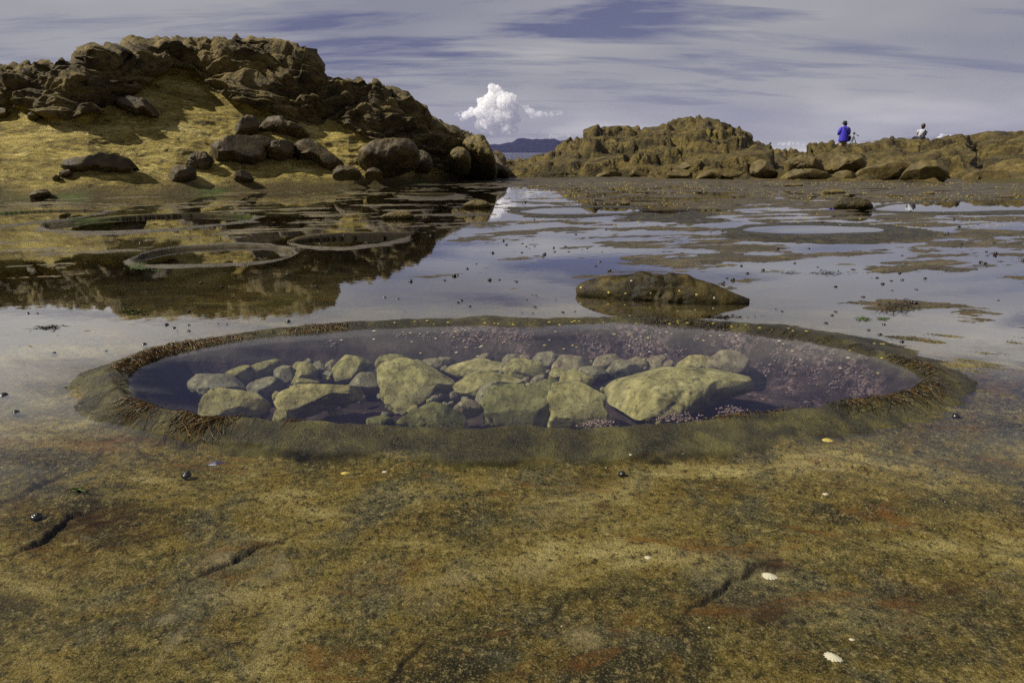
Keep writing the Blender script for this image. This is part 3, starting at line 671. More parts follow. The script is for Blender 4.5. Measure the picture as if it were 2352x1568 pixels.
# ------------------------------------------------------------------ rocks from their outline
def rock(name, outline, D=None, zc=None, tilt=35, thick=.5, back=0, m=None, nz=None, seg=72, rings=36, bulge_pow=.8, seed=0, noise_amp=.06, pits=0., facet=.0, base_flat=None, grow=0., cuts=0, flatc=1.):
    """closed rock: the outline lies in a plane leaning back by `tilt` from the horizontal towards the viewer"""
    ol = np.array(outline, float); c = (ol.min(0) + ol.max(0)) / 2
    C3 = on_d(c[0], c[1], D) if D else on_z(c[0], c[1], zc)
    if back: C3 = C3 + Vector(ray(*c)).normalized() * back
    rb = Vector((C3.x, C3.y, 0)).normalized()
    n = (Vector((0, 0, 1)) * math.cos(R(tilt)) - rb * math.sin(R(tilt))).normalized()
    U = Vector((rb.y, -rb.x, 0)); W = n.cross(U)
    pts = []
    for x, y in densify(outline, 4):
        r = Vector(ray(x, y)); o = Vector((0, 0, H)); t = (C3 - o).dot(n) / r.dot(n); q = o + r * t - C3
        pts.append((q.dot(U), q.dot(W)))
    pts = np.array(pts)
    cen = (pts.min(0) + pts.max(0)) / 2; pts = pts - cen
    ang = np.arctan2(pts[:, 1], pts[:, 0]); rad = np.hypot(pts[:, 0], pts[:, 1]); o_ = np.argsort(ang); ang, rad = ang[o_], rad[o_]
    ph = np.linspace(-math.pi, math.pi, seg, endpoint=False)
    Rr = np.interp(ph, np.concatenate([ang - 2 * math.pi, ang, ang + 2 * math.pi]), np.tile(rad, 3))
    la = np.linspace(-math.pi / 2 + .04, math.pi / 2 - .04, rings)
    LA, PH = np.meshgrid(la, ph, indexing='ij')
    cr = np.cos(LA) ** bulge_pow; sr = np.sign(np.sin(LA)) * np.abs(np.sin(LA)) ** .85
    u = Rr[None] * cr * np.cos(PH) + cen[0]; w = Rr[None] * cr * np.sin(PH) + cen[1]; h = thick / 2 * sr
    Uv, Wv, nv = np.array(U), np.array(W), np.array(n)
    Pp = u[..., None] * Uv + w[..., None] * Wv + h[..., None] * nv
    S = float(Rr.mean()) ; off = seed * 7.31 + 3
    q = Pp / S
    nn = q / (np.linalg.norm(q, axis=-1, keepdims=True) + 1e-9)
    d = noise_amp * (fbm(q * 1.1 + off, 4) + .5 * ridged(q * 1.6 + off, 4) * .5)
    if facet:
        f1, f2 = worley(q * 1.3 + off); d = d + facet * (np.clip((f2 - f1) * 2, 0, .8) - .4)
    if pits:
        f1, f2 = worley(q * 3.1 + off); d = d - pits * (1 - np.clip(f1 * 1.7, 0, 1))
        f1, f2 = worley(q * 7.3 + off); d = d - .4 * pits * (1 - np.clip(f1 * 1.9, 0, 1))
    Pp = Pp + nn * ((d + grow) * S)[..., None]
    rc = np.random.RandomState(seed * 13 + 5)
    for _ in range(cuts):
        v = rc.normal(size=3); v = v[0] * Uv * flatc + v[1] * Wv * flatc + (abs(v[2]) + .15) * nv * (1 if rc.rand() < .8 else -1); v /= np.linalg.norm(v)
        dt = Pp @ v; lim = dt.max() * (rc.uniform(.86, .97) - (rc.uniform(.08, .32) * abs(float(v @ nv)))); ex = np.maximum(dt - lim, 0); Pp = Pp - (ex * .88)[..., None] * v
    cap0 = Pp[0].mean(0); cap1 = Pp[-1].mean(0)
    verts = np.concatenate([Pp.reshape(-1, 3), [cap0], [cap1]])
    if base_flat is not None: verts[:, 2] = np.maximum(verts[:, 2], base_flat - C3.z)
    Q = quads(rings, seg, True).tolist(); i0 = rings * seg; i1 = i0 + 1
    for k in range(seg):
        k2 = (k + 1) % seg
        Q.append((k2, k, i0, i0)); a = (rings - 1) * seg; Q.append((a + k, a + k2, i1, i1))
    Q = np.array(Q)
    body = Q[Q[:, 2] != Q[:, 3]]; tri = Q[Q[:, 2] == Q[:, 3]][:, :3]
    me = bpy.data.meshes.new(name)
    me.from_pydata(verts.tolist(), [], body.tolist() + tri.tolist()); me.update()
    me.polygons.foreach_set('use_smooth', [True] * len(me.polygons))
    me.materials.append(m)
    o = bpy.data.objects.new(name, me); col.objects.link(o); o.location = C3
    return o
def ell(x0, y0, x1, y1, n=12, j=.10, seed=0):
    rs = random.Random(seed); cx, cy, rx, ry = (x0 + x1) / 2, (y0 + y1) / 2, (x1 - x0) / 2, (y1 - y0) / 2
    return [(cx + rx * math.cos(2 * math.pi * k / n) * (1 + rs.uniform(-j, j * .5)), cy + ry * math.sin(2 * math.pi * k / n) * (1 + rs.uniform(-j, j * .5))) for k in range(n)]

# ---- boulders on the headland
def zA(p): return [(.3174 * x, .3174 * y) for x, y in p]
def zC(p): return [(631.6 + .3174 * x, 114.8 + .3174 * y) for x, y in p]
BD = [
 (zA([(840,760),(880,735),(960,728),(1060,742),(1110,775),(1150,800),(1140,825),(1090,838),(1040,815),(980,820),(900,790)]), .55, .10, 'dark ledge boulder high on the ochre bank below the cap'),
 (zA([(445,1200),(500,1165),(620,1158),(700,1150),(800,1148),(900,1165),(980,1165),(1050,1190),(960,1205),(920,1238),(800,1232),(680,1222),(600,1238),(520,1225)]), .55, .08, 'long lens shaped dark rock low on the left bank'),
 (zA([(425,1262),(450,1240),(500,1240),(525,1255),(510,1270),(450,1274)]), .25, .05, 'small dark rock just below the long lens shaped rock'),
 (zA([(380,1295),(400,1275),(430,1275),(432,1295),(400,1303)]), .2, .05, 'smallest dark pebble below the long lens shaped rock'),
 (zA([(1215,1300),(1225,1260),(1300,1220),(1380,1222),(1412,1235),(1405,1280),(1340,1306),(1230,1318)]), .5, .06, 'squat dark block at the foot of the bank in its middle'),
 (zA([(1310,1222),(1350,1182),(1380,1185),(1400,1200),(1480,1185),(1550,1158),(1562,1172),(1520,1205),(1440,1222),(1380,1218)]), .35, .06, 'thin dark arm of rock leading up from the squat block'),
 (zA([(1690,1300),(1700,1265),(1740,1250),(1790,1260),(1832,1290),(1825,1302),(1740,1312)]), .4, .04, 'low rounded mound on the sand coloured foot of the bank'),
 (zA([(1515,1120),(1540,1075),(1600,1050),(1700,1030),(1800,1020),(1880,1010),(1960,1025),(1990,1050),(1930,1070),(1910,1110),(1900,1145),(1830,1170),(1700,1160),(1600,1170),(1550,1160)]), .8, .08, 'long dark knobbly boulder halfway down the bank'),
 (zA([(1905,1120),(1925,1070),(2000,1052),(2090,1050),(2130,1060),(2120,1110),(2060,1148),(1960,1150)]), .7, .05, 'square dark block joining the long knobbly boulder'),
 (zA([(2120,1110),(2150,1055),(2200,1040),(2290,1050)]) + zC([(330,760),(430,800),(500,850),(515,865),(440,860),(380,860),(320,810),(250,780),(190,770),(140,790)]), .7, .05, 'dark arched rock bending down to the right on the bank'),
 (zA([(1700,1015),(1705,960),(1730,900),(1800,868),(1850,880),(1870,930),(1850,960),(1780,975),(1730,990)]), .6, .08, 'dark upright knob at the left of the upper ledge'),
 (zA([(1860,930),(1900,880),(1980,870),(2060,890),(2130,930),(2220,965),(2228,980),(2150,985),(2060,965),(1980,950),(1900,955)]), .6, .08, 'dark wedge shaped rock of the upper ledge casting shade'),
 (zC([(608,820),(618,770),(700,732),(850,706),(990,710),(1034,750),(1030,800),(980,822),(880,850),(800,876),(700,872),(640,852)]), 1.2, .03, 'large smooth oval boulder at the foot of the crags'),
 (zC([(1010,800),(1040,760),(1090,770),(1135,810),(1130,850),(1080,868),(1020,850)]), .7, .04, 'dark rounded boulder just right of the large oval boulder'),
 (zC([(1262,800),(1290,760),(1350,752),(1400,775),(1412,820),(1390,850),(1320,862),(1272,840)]), 1.0, .03, 'round boulder leaning on the biggest boulder near the gap'),
 (zC([(1350,770),(1370,725),(1440,700),(1510,705),(1545,750),(1570,800),(1600,860),(1590,900),(1520,890),(1440,865),(1390,830)]), 1.8, .04, 'biggest rounded boulder at the right end of the headland'),
 (zC([(420,910),(440,868),(490,862),(580,875),(625,905),(600,918),(500,920),(440,926)]), .45, .04, 'flat oval stone below the arched rock'),
 (zC([(655,905),(680,880),(730,876),(775,900),(770,915),(700,920),(660,915)]), .4, .03, 'small flat oval stone below the large smooth boulder'),
 (zC([(1540,830),(1570,770),(1600,790),(1640,840),(1690,900),(1680,925),(1600,915),(1560,890)]), .8, .08, 'broken dark rock between the biggest boulder and the gap'),
 (zA([(-20,830),(-10,798),(30,800),(60,820),(55,838),(10,845)]), .4, .08, 'dark rock at the left frame edge under the cap'),
 (zA([(200,850),(220,822),(260,825),(295,850),(270,866),(220,862)]), .3, .06, 'small dark rock under the shaded block on the left'),
 (zA([(215,1425),(235,1402),(300,1400),(320,1378),(345,1382),(372,1412),(350,1432),(270,1436)]), .4, .09, 'dark weedy rock at the waterline on the far left'),
]
for k, (ol, th, am, lab) in enumerate(BD):
    a = np.array(ol); c = (a.min(0) + a.max(0)) / 2
    hit = cast('head', c[0], c[1] + (a[:, 1].max() - c[1]) * .5)
    D = hit.y - (.05 if k < 12 or k > 18 else .75) if hit else 22
    o = rock('boulder', ol, D=D, tilt=62, thick=th * 1.3, m=M_BOULD if k not in (15, 14) else M_BOULD2, seed=k, noise_amp=am * 1.5 + .03, pits=am * 1.2 + .03, facet=am * 1.2 + .03, seg=110, rings=54, bulge_pow=.55, cuts=0 if 12 <= k <= 17 else (5 if 7 <= k <= 11 else 12), grow=.06)
    tag(o, lab, 'boulder')
BO = [
 (z3([(1115,775),(1120,735),(1160,712),(1210,715),(1250,745),(1255,775),(1190,782)]), .8, 'rounded tan boulder in front of the shaded cave foot'),
 (z3([(760,782),(860,745),(950,735),(1040,740),(1120,730),(1125,770),(1000,778),(860,788)]), .6, 'flat weedy ledge rock left of the rounded tan boulder'),
 (z3([(1425,782),(1435,745),(1500,720),(1600,712),(1628,735),(1600,770),(1500,786)]), .9, 'low boulder at the foot of the outcrop right of the cave'),
 (z3([(1515,712),(1530,680),(1580,660),(1650,668),(1670,695),(1630,712)]), .8, 'rounded boulder perched behind the low boulder'),
 (z3([(1600,782),(1640,745),(1720,728),(1900,725),(2050,730),(2160,750),(2175,780),(1900,787)]), .8, 'long flat slab rock at the foot of the outcrop'),
 (z4([(140,688),(200,655),(330,632),(500,626),(680,630),(710,655),(705,688),(500,696),(250,697)]), .8, 'long barnacled slab between outcrop and block'),
 (z4([(712,680),(720,645),(790,628),(900,632),(905,665),(860,690),(760,692)]), .7, 'flat rock left of the big slanting boulder'),
 (z4([(895,690),(905,640),(960,600),(1100,560),(1250,540),(1370,560),(1380,590),(1290,630),(1250,670),(1100,698),(960,702)]), 1.0, 'big slanting boulder at the foot of the right block'),
 (z4([(1280,690),(1300,640),(1400,580),(1520,540),(1640,540),(1700,600),(1690,660),(1560,690),(1400,706)]), 1.0, 'bulky pitted boulder beside the big slanting boulder'),
 (z4([(1190,712),(1210,692),(1260,685),(1300,700),(1310,716),(1240,720)]), .4, 'small flat rock at the waterline before the pitted boulder'),
 (z4([(1610,710),(1640,682),(1740,674),(1820,685),(1870,715),(1800,728),(1690,722)]), .5, 'low rounded rock at the waterline under the shaded overhang'),
 (z4([(1810,700),(1850,655),(1950,630),(2100,632),(2220,655),(2252,690),(2240,725),(2100,732),(1930,728)]), .9, 'broad rounded boulder at the foot of the far right ridge'),
 (z4([(2255,725),(2260,690),(2330,672),(2420,675),(2500,700),(2490,735),(2350,740)]), .7, 'smooth brown boulder at the right frame edge'),
 (z4([(-20,620),(0,560),(60,530),(150,530),(195,580),(200,650),(120,680),(20,680)]), 1.0, 'blocky rock with a shaded face at the end of the outcrop'),
 (z4([(255,600),(280,540),(380,500),(480,500),(600,560),(640,610),(480,622),(330,632)]), 1.0, 'pitted hump above the long barnacled slab'),
 (z4([(660,590),(700,520),(800,485),(930,500),(990,550),(930,610),(800,625),(700,620)]), 1.0, 'olive weathered boulder above the flat rocks'),
]
for k, (ol, th, lab) in enumerate(BO):
    a = np.array(ol); c = (a.min(0) + a.max(0)) / 2
    key = 'cout' if c[0] < 1850 else ('rout' if c[0] < 2235 else 'eout')
    hs = [h for h in (cast(q, c[0], min(a[:, 1].max() - 2, 409)) for q in ('cout', 'rout', 'eout')) if h]
    D = (min(h.y for h in hs) if hs else 24) + .15
    o = rock('boulder', ol, D=D, tilt=66, thick=th * 1.2, m=M_BOULD2, seed=40 + k, noise_amp=.13, pits=.13, facet=.12, seg=96, rings=48, bulge_pow=.55, cuts=14, grow=.06)
    tag(o, lab, 'boulder')

# ---- rocks on the shelf
SH = [
 ([(1326,664),(1334,654),(1360,643),(1410,636),(1470,633),(1530,633),(1570,636),(1610,645),(1650,661),(1690,678),(1718,692),(1700,712),(1600,716),(1500,712),(1400,702),(1350,690),(1326,676)], 5, .22, .10, 'large low wet rock behind the big pool, studded with small shells', M_WETROCK),
 ([(1916,479),(1920,468),(1940,461),(1980,460),(2000,465),(2004,479),(1985,484),(1940,485)], 9, .32, .05, 'dark loaf shaped rock at the left tip of the right pool', M_WETROCK),
 ([(875,499),(890,491),(915,488),(940,490),(952,499),(930,503),(890,503)], 9, .16, .05, 'low olive mound on the wet shelf left of the middle', M_BOULD2),
 ([(1063,474),(1075,465),(1095,461),(1118,464),(1128,474),(1110,479),(1080,478)], 11, .20, .05, 'low olive mound beside the cloud reflection', M_BOULD2),
 ([(1423,468),(1432,464),(1444,465),(1447,469),(1436,472)], 12, .10, .05, 'tiny mound behind the bright central pool', M_BOULD2),
 ([(1884,443),(1895,437),(1915,435),(1935,437),(1942,443),(1915,445)], 17, .14, .05, 'flat low mound far behind the loaf shaped rock', M_BOULD2),
 ([(2122,446),(2130,441),(2142,441),(2147,446),(2134,448)], 15, .12, .05, 'small flat mound far off on the right shelf', M_BOULD2),
 ([(1800,427),(1815,423),(1835,423),(1845,427),(1822,429)], 22, .14, .05, 'thin flat mound before the barnacled slab', M_BOULD2),
]
for k, (ol, D, th, am, lab, mm) in enumerate(SH):
    a = np.array(ol); c = (a.min(0) + a.max(0)) / 2
    base = on_z(c[0], (a[:, 1].max() if k else 684) - 2, 0)
    dd = on_z(c[0], c[1], .05)
    o = rock('rock', ol, D=base.y + min(.25, .5 * (dd.y - base.y)) + (.05 if k == 0 else 0), tilt=62, thick=th, m=mm, seed=80 + k, noise_amp=am, pits=am * .9, facet=am * .6, seg=150, rings=70, bulge_pow=.6)
    tag(o, lab, 'rock')

# ---- stones in the big pool
def r6(p): return [(373.2 + .3418 * x, 775.2 + .3418 * y) for x, y in p]
def r7(p): return [(1062.3 + .3418 * x, 775.2 + .3418 * y) for x, y in p]
def e6(a, b, c, d, s=0): return ell(*r6([(a, b)])[0], *r6([(c, d)])[0], seed=s + int(a))
def e7(a, b, c, d, s=0): return ell(*r7([(a, b)])[0], *r7([(c, d)])[0], seed=s + int(a) + 5)
ST_ = [  # outline, z of the middle, thickness, tilt, material, noise, pits, label
 (r7([(875,330),(900,285),(960,245),(1080,228),(1170,232),(1300,215),(1500,208),(1680,215),(1850,232),(1940,260),(1978,295),(1900,335),(1750,375),(1640,420),(1560,460),(1480,500),(1330,530),(1150,530),(1090,490),(1000,425),(900,370)]), -.075, .17, 14, 0, .05, .05, 'largest pale slab in the pool, pointed to the right and pitted'),
 (r7([(593,410),(640,345),(720,300),(780,300),(830,345),(880,370),(930,430),(960,500),(930,560),(840,600),(680,605),(615,580),(598,500)]), -.09, .20, 35, 0, .12, .05, 'knobbly upright stone left of the largest slab'),
 (r7([(145,420),(200,370),(300,358),(420,385),(500,400),(590,430),(600,520),(580,600),(350,595),(220,560),(150,480)]), -.12, .20, 35, 4, .12, .04, 'dark green lumpy stone at the near edge of the pool'),
 (r7([(100,430),(120,370),(180,330),(215,320),(240,350),(220,400),(160,460),(120,460)]), -.12, .12, 30, 1, .1, .02, 'narrow grey stone behind the dark green lumpy one'),
 (r7([(385,370),(450,330),(560,312),(665,330),(640,370),(590,405),(450,400)]), -.14, .12, 20, 4, .06, .03, 'flat green stone between the knobbly stone and the dark green one'),
 (r7([(0,270),(60,258),(200,265),(380,262),(400,280),(340,320),(230,325),(130,378),(30,375),(-60,360),(-55,300)]), -.12, .13, 18, 0, .06, .02, 'broad flat stone right of the big three-cornered rock'),
 (r7([(265,250),(330,190),(380,168),(460,180),(530,205),(540,230),(500,262),(380,264)]), -.13, .11, 25, 0, .05, .02, 'dome shaped stone in the middle of the back rows'),
 (r7([(455,180),(520,130),(630,108),(645,130),(600,175),(540,192)]), -.13, .09, 25, 1, .05, .0, 'slanting egg shaped stone in the back row'),
 (e7(360,108,478,168), -.13, .09, 30, 3, .05, .0, 'small round stone left of the slanting egg shaped one'),
 (e7(270,128,362,176), -.13, .08, 30, 1, .05, .0, 'small grey stone at the middle of the back row'),
 (r7([(595,210),(680,140),(780,128),(850,160),(880,200),(830,235),(720,245)]), -.12, .12, 28, 3, .05, .02, 'broad rounded stone in the right half of the back row'),
 (r7([(885,160),(930,127),(990,125),(1060,150),(1000,180),(930,212),(890,195)]), -.13, .09, 30, 3, .07, .0, 'angular brown stone right of the broad rounded one'),
 (r7([(970,230),(985,185),(1060,175),(1150,190),(1200,215),(1120,245),(1000,248)]), -.13, .10, 25, 1, .05, .0, 'grey stone touching the top left of the largest slab'),
 (e7(1090,152,1245,212), -.14, .08, 25, 3, .05, .0, 'brown oval stone behind the largest slab'),
 (r7([(1240,170),(1270,140),(1330,130),(1370,160),(1350,205),(1280,208)]), -.13, .09, 30, 3, .05, .0, 'reddish brown rounded stone behind the largest slab'),
 (e7(1345,168,1420,210), -.13, .07, 30, 3, .04, .0, 'small round brown stone behind the largest slab'),
 (e7(1185,150,1242,180), -.12, .04, 20, 2, .04, .0, 'tiny pale pebble lying on the brown oval stone'),
 (r7([(1420,200),(1500,160),(1590,143),(1650,155),(1658,205),(1560,218),(1460,215)]), -.12, .11, 25, 2, .05, .01, 'pale wedge shaped stone behind the right of the largest slab'),
 (r7([(1660,200),(1680,160),(1740,128),(1800,112),(1880,125),(1918,170),(1885,225),(1760,232)]), -.09, .17, 30, 3, .05, .02, 'rightmost big rounded stone casting a shadow on the pool bed'),
 (e7(590,215,705,280), -.14, .09, 25, 0, .06, .0, 'small olive stone left above the knobbly stone'),
 (r7([(660,290),(700,250),(780,245),(860,275),(868,310),(780,325),(690,322)]), -.14, .10, 20, 0, .05, .01, 'smooth olive stone just behind the knobbly stone'),
 (r7([(775,240),(800,215),(900,210),(962,222),(940,255),(860,278),(785,268)]), -.13, .09, 20, 1, .05, .0, 'flat stone at the left tip of the largest slab'),
 (r6([(1915,220),(1980,170),(2100,165),(2290,178),(2280,220),(2200,250),(2000,252)]), -.12, .10, 18, 2, .06, .01, 'wide flat pale stone right behind the three-cornered rock'),
 (e7(115,122,190,165), -.13, .07, 30, 3, .05, .0, 'small stone standing above the wide flat pale one'),
 (e7(55,148,140,180), -.14, .06, 20, 1, .08, .0, 'small flat chip beside the wide flat pale stone'),
 (e7(450,232,552,270), -.16, .06, 20, 1, .06, .0, 'small slate chip right of the dome shaped stone'),
 (e7(450,262,570,308), -.17, .06, 15, 1, .06, .0, 'grey chip below the dome shaped stone'),
 (e7(385,260,450,300), -.17, .05, 15, 1, .06, .0, 'pale grey chip in the gravel pocket'),
 (r6([(165,310),(230,270),(320,255),(430,262),(520,285),(550,310),(500,350),(380,385),(280,360),(200,340)]), -.14, .15, 20, 1, .06, .02, 'leftmost smooth stone in the pool'),
 (e6(425,205,612,290), -.14, .11, 25, 0, .06, .0, 'rounded stone tucked between two left smooth stones'),
 (r6([(590,225),(650,175),(740,155),(810,165),(830,200),(780,225),(690,245),(620,260)]), -.13, .12, 25, 0, .05, .01, 'long smooth stone in the left back row'),
 (e6(775,138,935,192), -.15, .08, 20, 2, .06, .0, 'pale flat stone at the upper left of the stone heap'),
 (e6(880,133,1020,205), -.13, .10, 25, 1, .05, .0, 'grey wedge beside the pale flat stone'),
 (r6([(575,340),(620,320),(700,302),(790,302),(812,325),(780,350),(720,372),(620,375)]), -.16, .10, 18, 1, .06, .01, 'brown flat stone between leftmost stone and big yellow rock'),
 (e6(755,220,895,302), -.14, .12, 30, 1, .06, .0, 'round headed stone left of the centre'),
 (r6([(850,235),(880,205),(960,202),(1022,235),(1020,262),(930,290),(870,300)]), -.14, .12, 22, 0, .07, .0, 'tongue shaped stone leaning on the round headed one'),
 (e6(1000,178,1112,236), -.14, .09, 25, 1, .08, .0, 'blocky stone right of the tongue shaped one'),
 (e6(1078,102,1235,162), -.13, .09, 25, 1, .05, .0, 'topmost oval stone at the back of the heap'),
 (e6(1010,110,1066,142), -.14, .06, 25, 3, .05, .0, 'small stone left of the topmost oval stone'),
 (e6(1025,138,1092,172), -.15, .06, 25, 1, .05, .0, 'small stone in front of the topmost oval stone'),
 (e6(1095,160,1188,236), -.14, .09, 30, 3, .07, .0, 'upright brownish stone under the topmost oval stone'),
 (e6(1080,232,1162,272), -.17, .06, 20, 1, .05, .0, 'small stone in the hollow by the four-pointed stone'),
 (e6(1068,264,1140,290), -.18, .04, 15, 2, .05, .0, 'thin pale chip in the hollow by the four-pointed stone'),
 (r6([(1160,230),(1200,160),(1290,132),(1330,165),(1400,172),(1380,200),(1320,245),(1270,290),(1180,290),(1165,255)]), -.12, .12, 25, 0, .10, .02, 'four-pointed pale stone behind the three-cornered rock'),
 (e6(1320,195,1448,262), -.15, .08, 20, 1, .06, .0, 'thin stone right of the four-pointed one'),
 (r6([(1245,310),(1300,270),(1400,262),(1460,285),(1475,330),(1400,350),(1300,340)]), -.15, .10, 20, 1, .06, .0, 'flat brown stone left of the three-cornered rock'),
 (r6([(1440,230),(1455,190),(1520,180),(1680,175),(1830,205),(1960,265),(1970,300),(1900,330),(1830,350),(1800,400),(1760,450),(1680,500),(1600,525),(1545,480),(1490,380),(1455,290)]), -.07, .20, 32, 0, .06, .05, 'big three-cornered pitted rock in the middle of the pool'),
 (e6(1428,138,1690,196), -.12, .10, 20, 0, .06, .0, 'smooth stone hidden behind the three-cornered rock'),
 (e6(1740,155,1872,212), -.13, .09, 25, 3, .06, .0, 'brown rounded stone behind the three-cornered rock'),
 (e6(1850,138,1945,165), -.14, .05, 15, 1, .06, .0, 'thin flat chip behind the brown rounded stone'),
 (r6([(755,410),(850,355),(960,330),(1100,312),(1200,318),(1350,340),(1370,370),(1330,410),(1200,405),(1080,430),(960,480),(880,510),(800,510),(775,460)]), -.09, .16, 28, 2, .10, .06, 'big rugged yellow rock left of the middle'),
 (e6(880,282,1052,338), -.12, .12, 30, 0, .05, .0, 'rounded stone peeping over the big rugged yellow rock'),
 (r6([(225,480),(300,425),(400,385),(520,370),(640,385),(700,420),(712,450),(640,490),(560,512),(480,520),(340,518),(260,500)]), -.09, .16, 25, 2, .07, .02, 'big yellowish oval rock near the left front of the pool'),
 (r6([(1600,580),(1700,520),(1780,482),(1900,490),(2000,510),(2065,560),(2000,605),(1800,612)]), -.13, .12, 22, 4, .08, .02, 'flat green weedy stone at the front below the three-cornered rock'),
 (e6(1965,435,2145,498), -.12, .11, 25, 3, .05, .0, 'reddish rounded stone next to the green weedy one'),
 (e6(1365,538,1545,592), -.15, .07, 18, 4, .07, .0, 'green stone almost under the front weed fringe'),
 (e6(750,515,900,575), -.14, .10, 25, 0, .08, .02, 'broken stone below the big rugged yellow rock'),
]
def _unused(x, y): return drop('shelf', x, y, 2)
def scr_of(p):
    v = (p[0], p[1], p[2] - H); f = v[1] * CT - v[2] * ST; u = v[1] * ST + v[2] * CT
    return CX + F * v[0] / f, CY - F * u / f
for k, (ol, zc, th, ti, mi, am, pt, lab) in enumerate(ST_):
    bigr = (np.ptp(np.array(ol)[:, 0]) > 110)
    o = rock('stone', ol, zc=zc * .82, tilt=ti, thick=th * .8, m=M_STONE[mi], seed=120 + k, noise_amp=am * 1.4, pits=pt * 2.2 + (.02 if bigr else .01), facet=.12, seg=120 if bigr else 48, rings=60 if bigr else 24, bulge_pow=.42, grow=.10 if bigr else .17, cuts=14 if bigr else 12, flatc=.45 if bigr else 1)
    mz = max(v.co.z for v in o.data.vertices) + o.location.z
    if mz > .006: rv = Vector(ray(*scr_of(o.location))); o.location = o.location + rv * ((mz - .006) / -rv.z)
    tag(o, lab, 'stone')
# pebbles between the stones
PB = [(1390,152),(1430,158),(1480,146),(1510,150),(1700,150),(1730,165),(1760,148),(1880,170),(1905,178),(1985,150),(2030,158),(2075,150),(2120,160),(2220,160),(2250,168),(640,296),(665,288),(690,300),(710,292),(655,306),(620,312),(580,195),(680,165),(840,330),(870,335),(1250,240),(1400,260)]
PB7 = [(330,300),(350,318),(385,330),(410,328),(370,340),(430,345),(300,180),(545,220),(575,228),(560,262),(590,270),(610,300),(700,210),(1210,225),(1390,215),(30,150),(15,168),(210,300),(345,290),(440,318)]
pbm = None
for k, (q, (x, y)) in enumerate([(0, p) for p in PB] + [(1, p) for p in PB7]):
    px, py = (r6([(x, y)]) if q == 0 else r7([(x, y)]))[0]
    rs = random.Random(k); w = rs.uniform(4, 8)
    o = rock('pebble', ell(px - w, py - w * .45, px + w, py + w * .45, 8, .2, k), zc=-.145, tilt=20, thick=.022, m=M_STONE[rs.choice((0, 1, 1, 2, 3))], seed=k, noise_amp=.1, seg=14, rings=8)
    tag(o, 'small pebble wedged between the larger stones on the pool bed', 'pebble', 'pebbles between the pool stones')

for k in range(110):
    rs = random.Random(900 + k); px, py = rs.uniform(600, 1680), rs.uniform(826, 955)
    if px > 1400 and py > 850: px -= 500
    w = rs.uniform(5, 15)
    o = rock('pebble', ell(px - w, py - w * .5, px + w, py + w * .5, 8, .2, k), zc=-.150 if py > 850 else -.13, tilt=22, thick=.02 + w * .0018, m=M_STONE[rs.choice((0, 1, 1, 2, 3))], seed=k + 300, noise_amp=.12, facet=.1, cuts=6, seg=18, rings=10)
    tag(o, 'small pebble wedged between the larger stones on the pool bed', 'pebble', 'pebbles between the pool stones')
# ------------------------------------------------------------------ small life
M_SNAIL = simple('snail_shell', (.012, .010, .008), .25, .6, 60)
M_SHELL = simple('pale_shell', (.44, .41, .29), .5, .4, 60, .6)
M_YELLOW = simple('yellow_shell', (.42, .33, .06), .4, .5, 60, .3)
M_GREY = simple('mussel_shell', (.06, .05, .07), .25, .6, 60)
def snail_mesh():
    bm = bmesh.new(); turns = 2.6; n = 46; m = 9; prev = None
    for i in range(n + 1):
        t = i / n; a = 2 * math.pi * turns * t; r = .0155 * (1 - t) ** 1.15 + .0006; rad = .0125 * (1 - t) ** .95 + .0012; zc = .009 + .021 * t
        c = Vector((math.cos(a) * r * .8, math.sin(a) * r * .8, zc)); rd = Vector((math.cos(a), math.sin(a), 0))
        ring = [bm.verts.new(c + rad * (rd * math.cos(b) + Vector((0, 0, 1)) * math.sin(b))) for b in (2 * math.pi * k / m for k in range(m))]
        if prev:
            for k in range(m): bm.faces.new((prev[k], prev[(k + 1) % m], ring[(k + 1) % m], ring[k]))
        else: bm.faces.new(ring[::-1])
        prev = ring
    bm.faces.new(prev)
    me = bpy.data.meshes.new('snail'); bm.normal_update(); bm.to_mesh(me); bm.free()
    me.polygons.foreach_set('use_smooth', [True] * len(me.polygons)); me.materials.append(M_SNAIL); return me
SN = snail_mesh()
def conv(pts, f): return [(746.5 + .3418 * x, 402 + .3418 * y) for x, y in pts] if f == 2 else [(1548 + .3418 * x, 488 + .3418 * y) for x, y in pts] if f == 3 else zB1(pts)
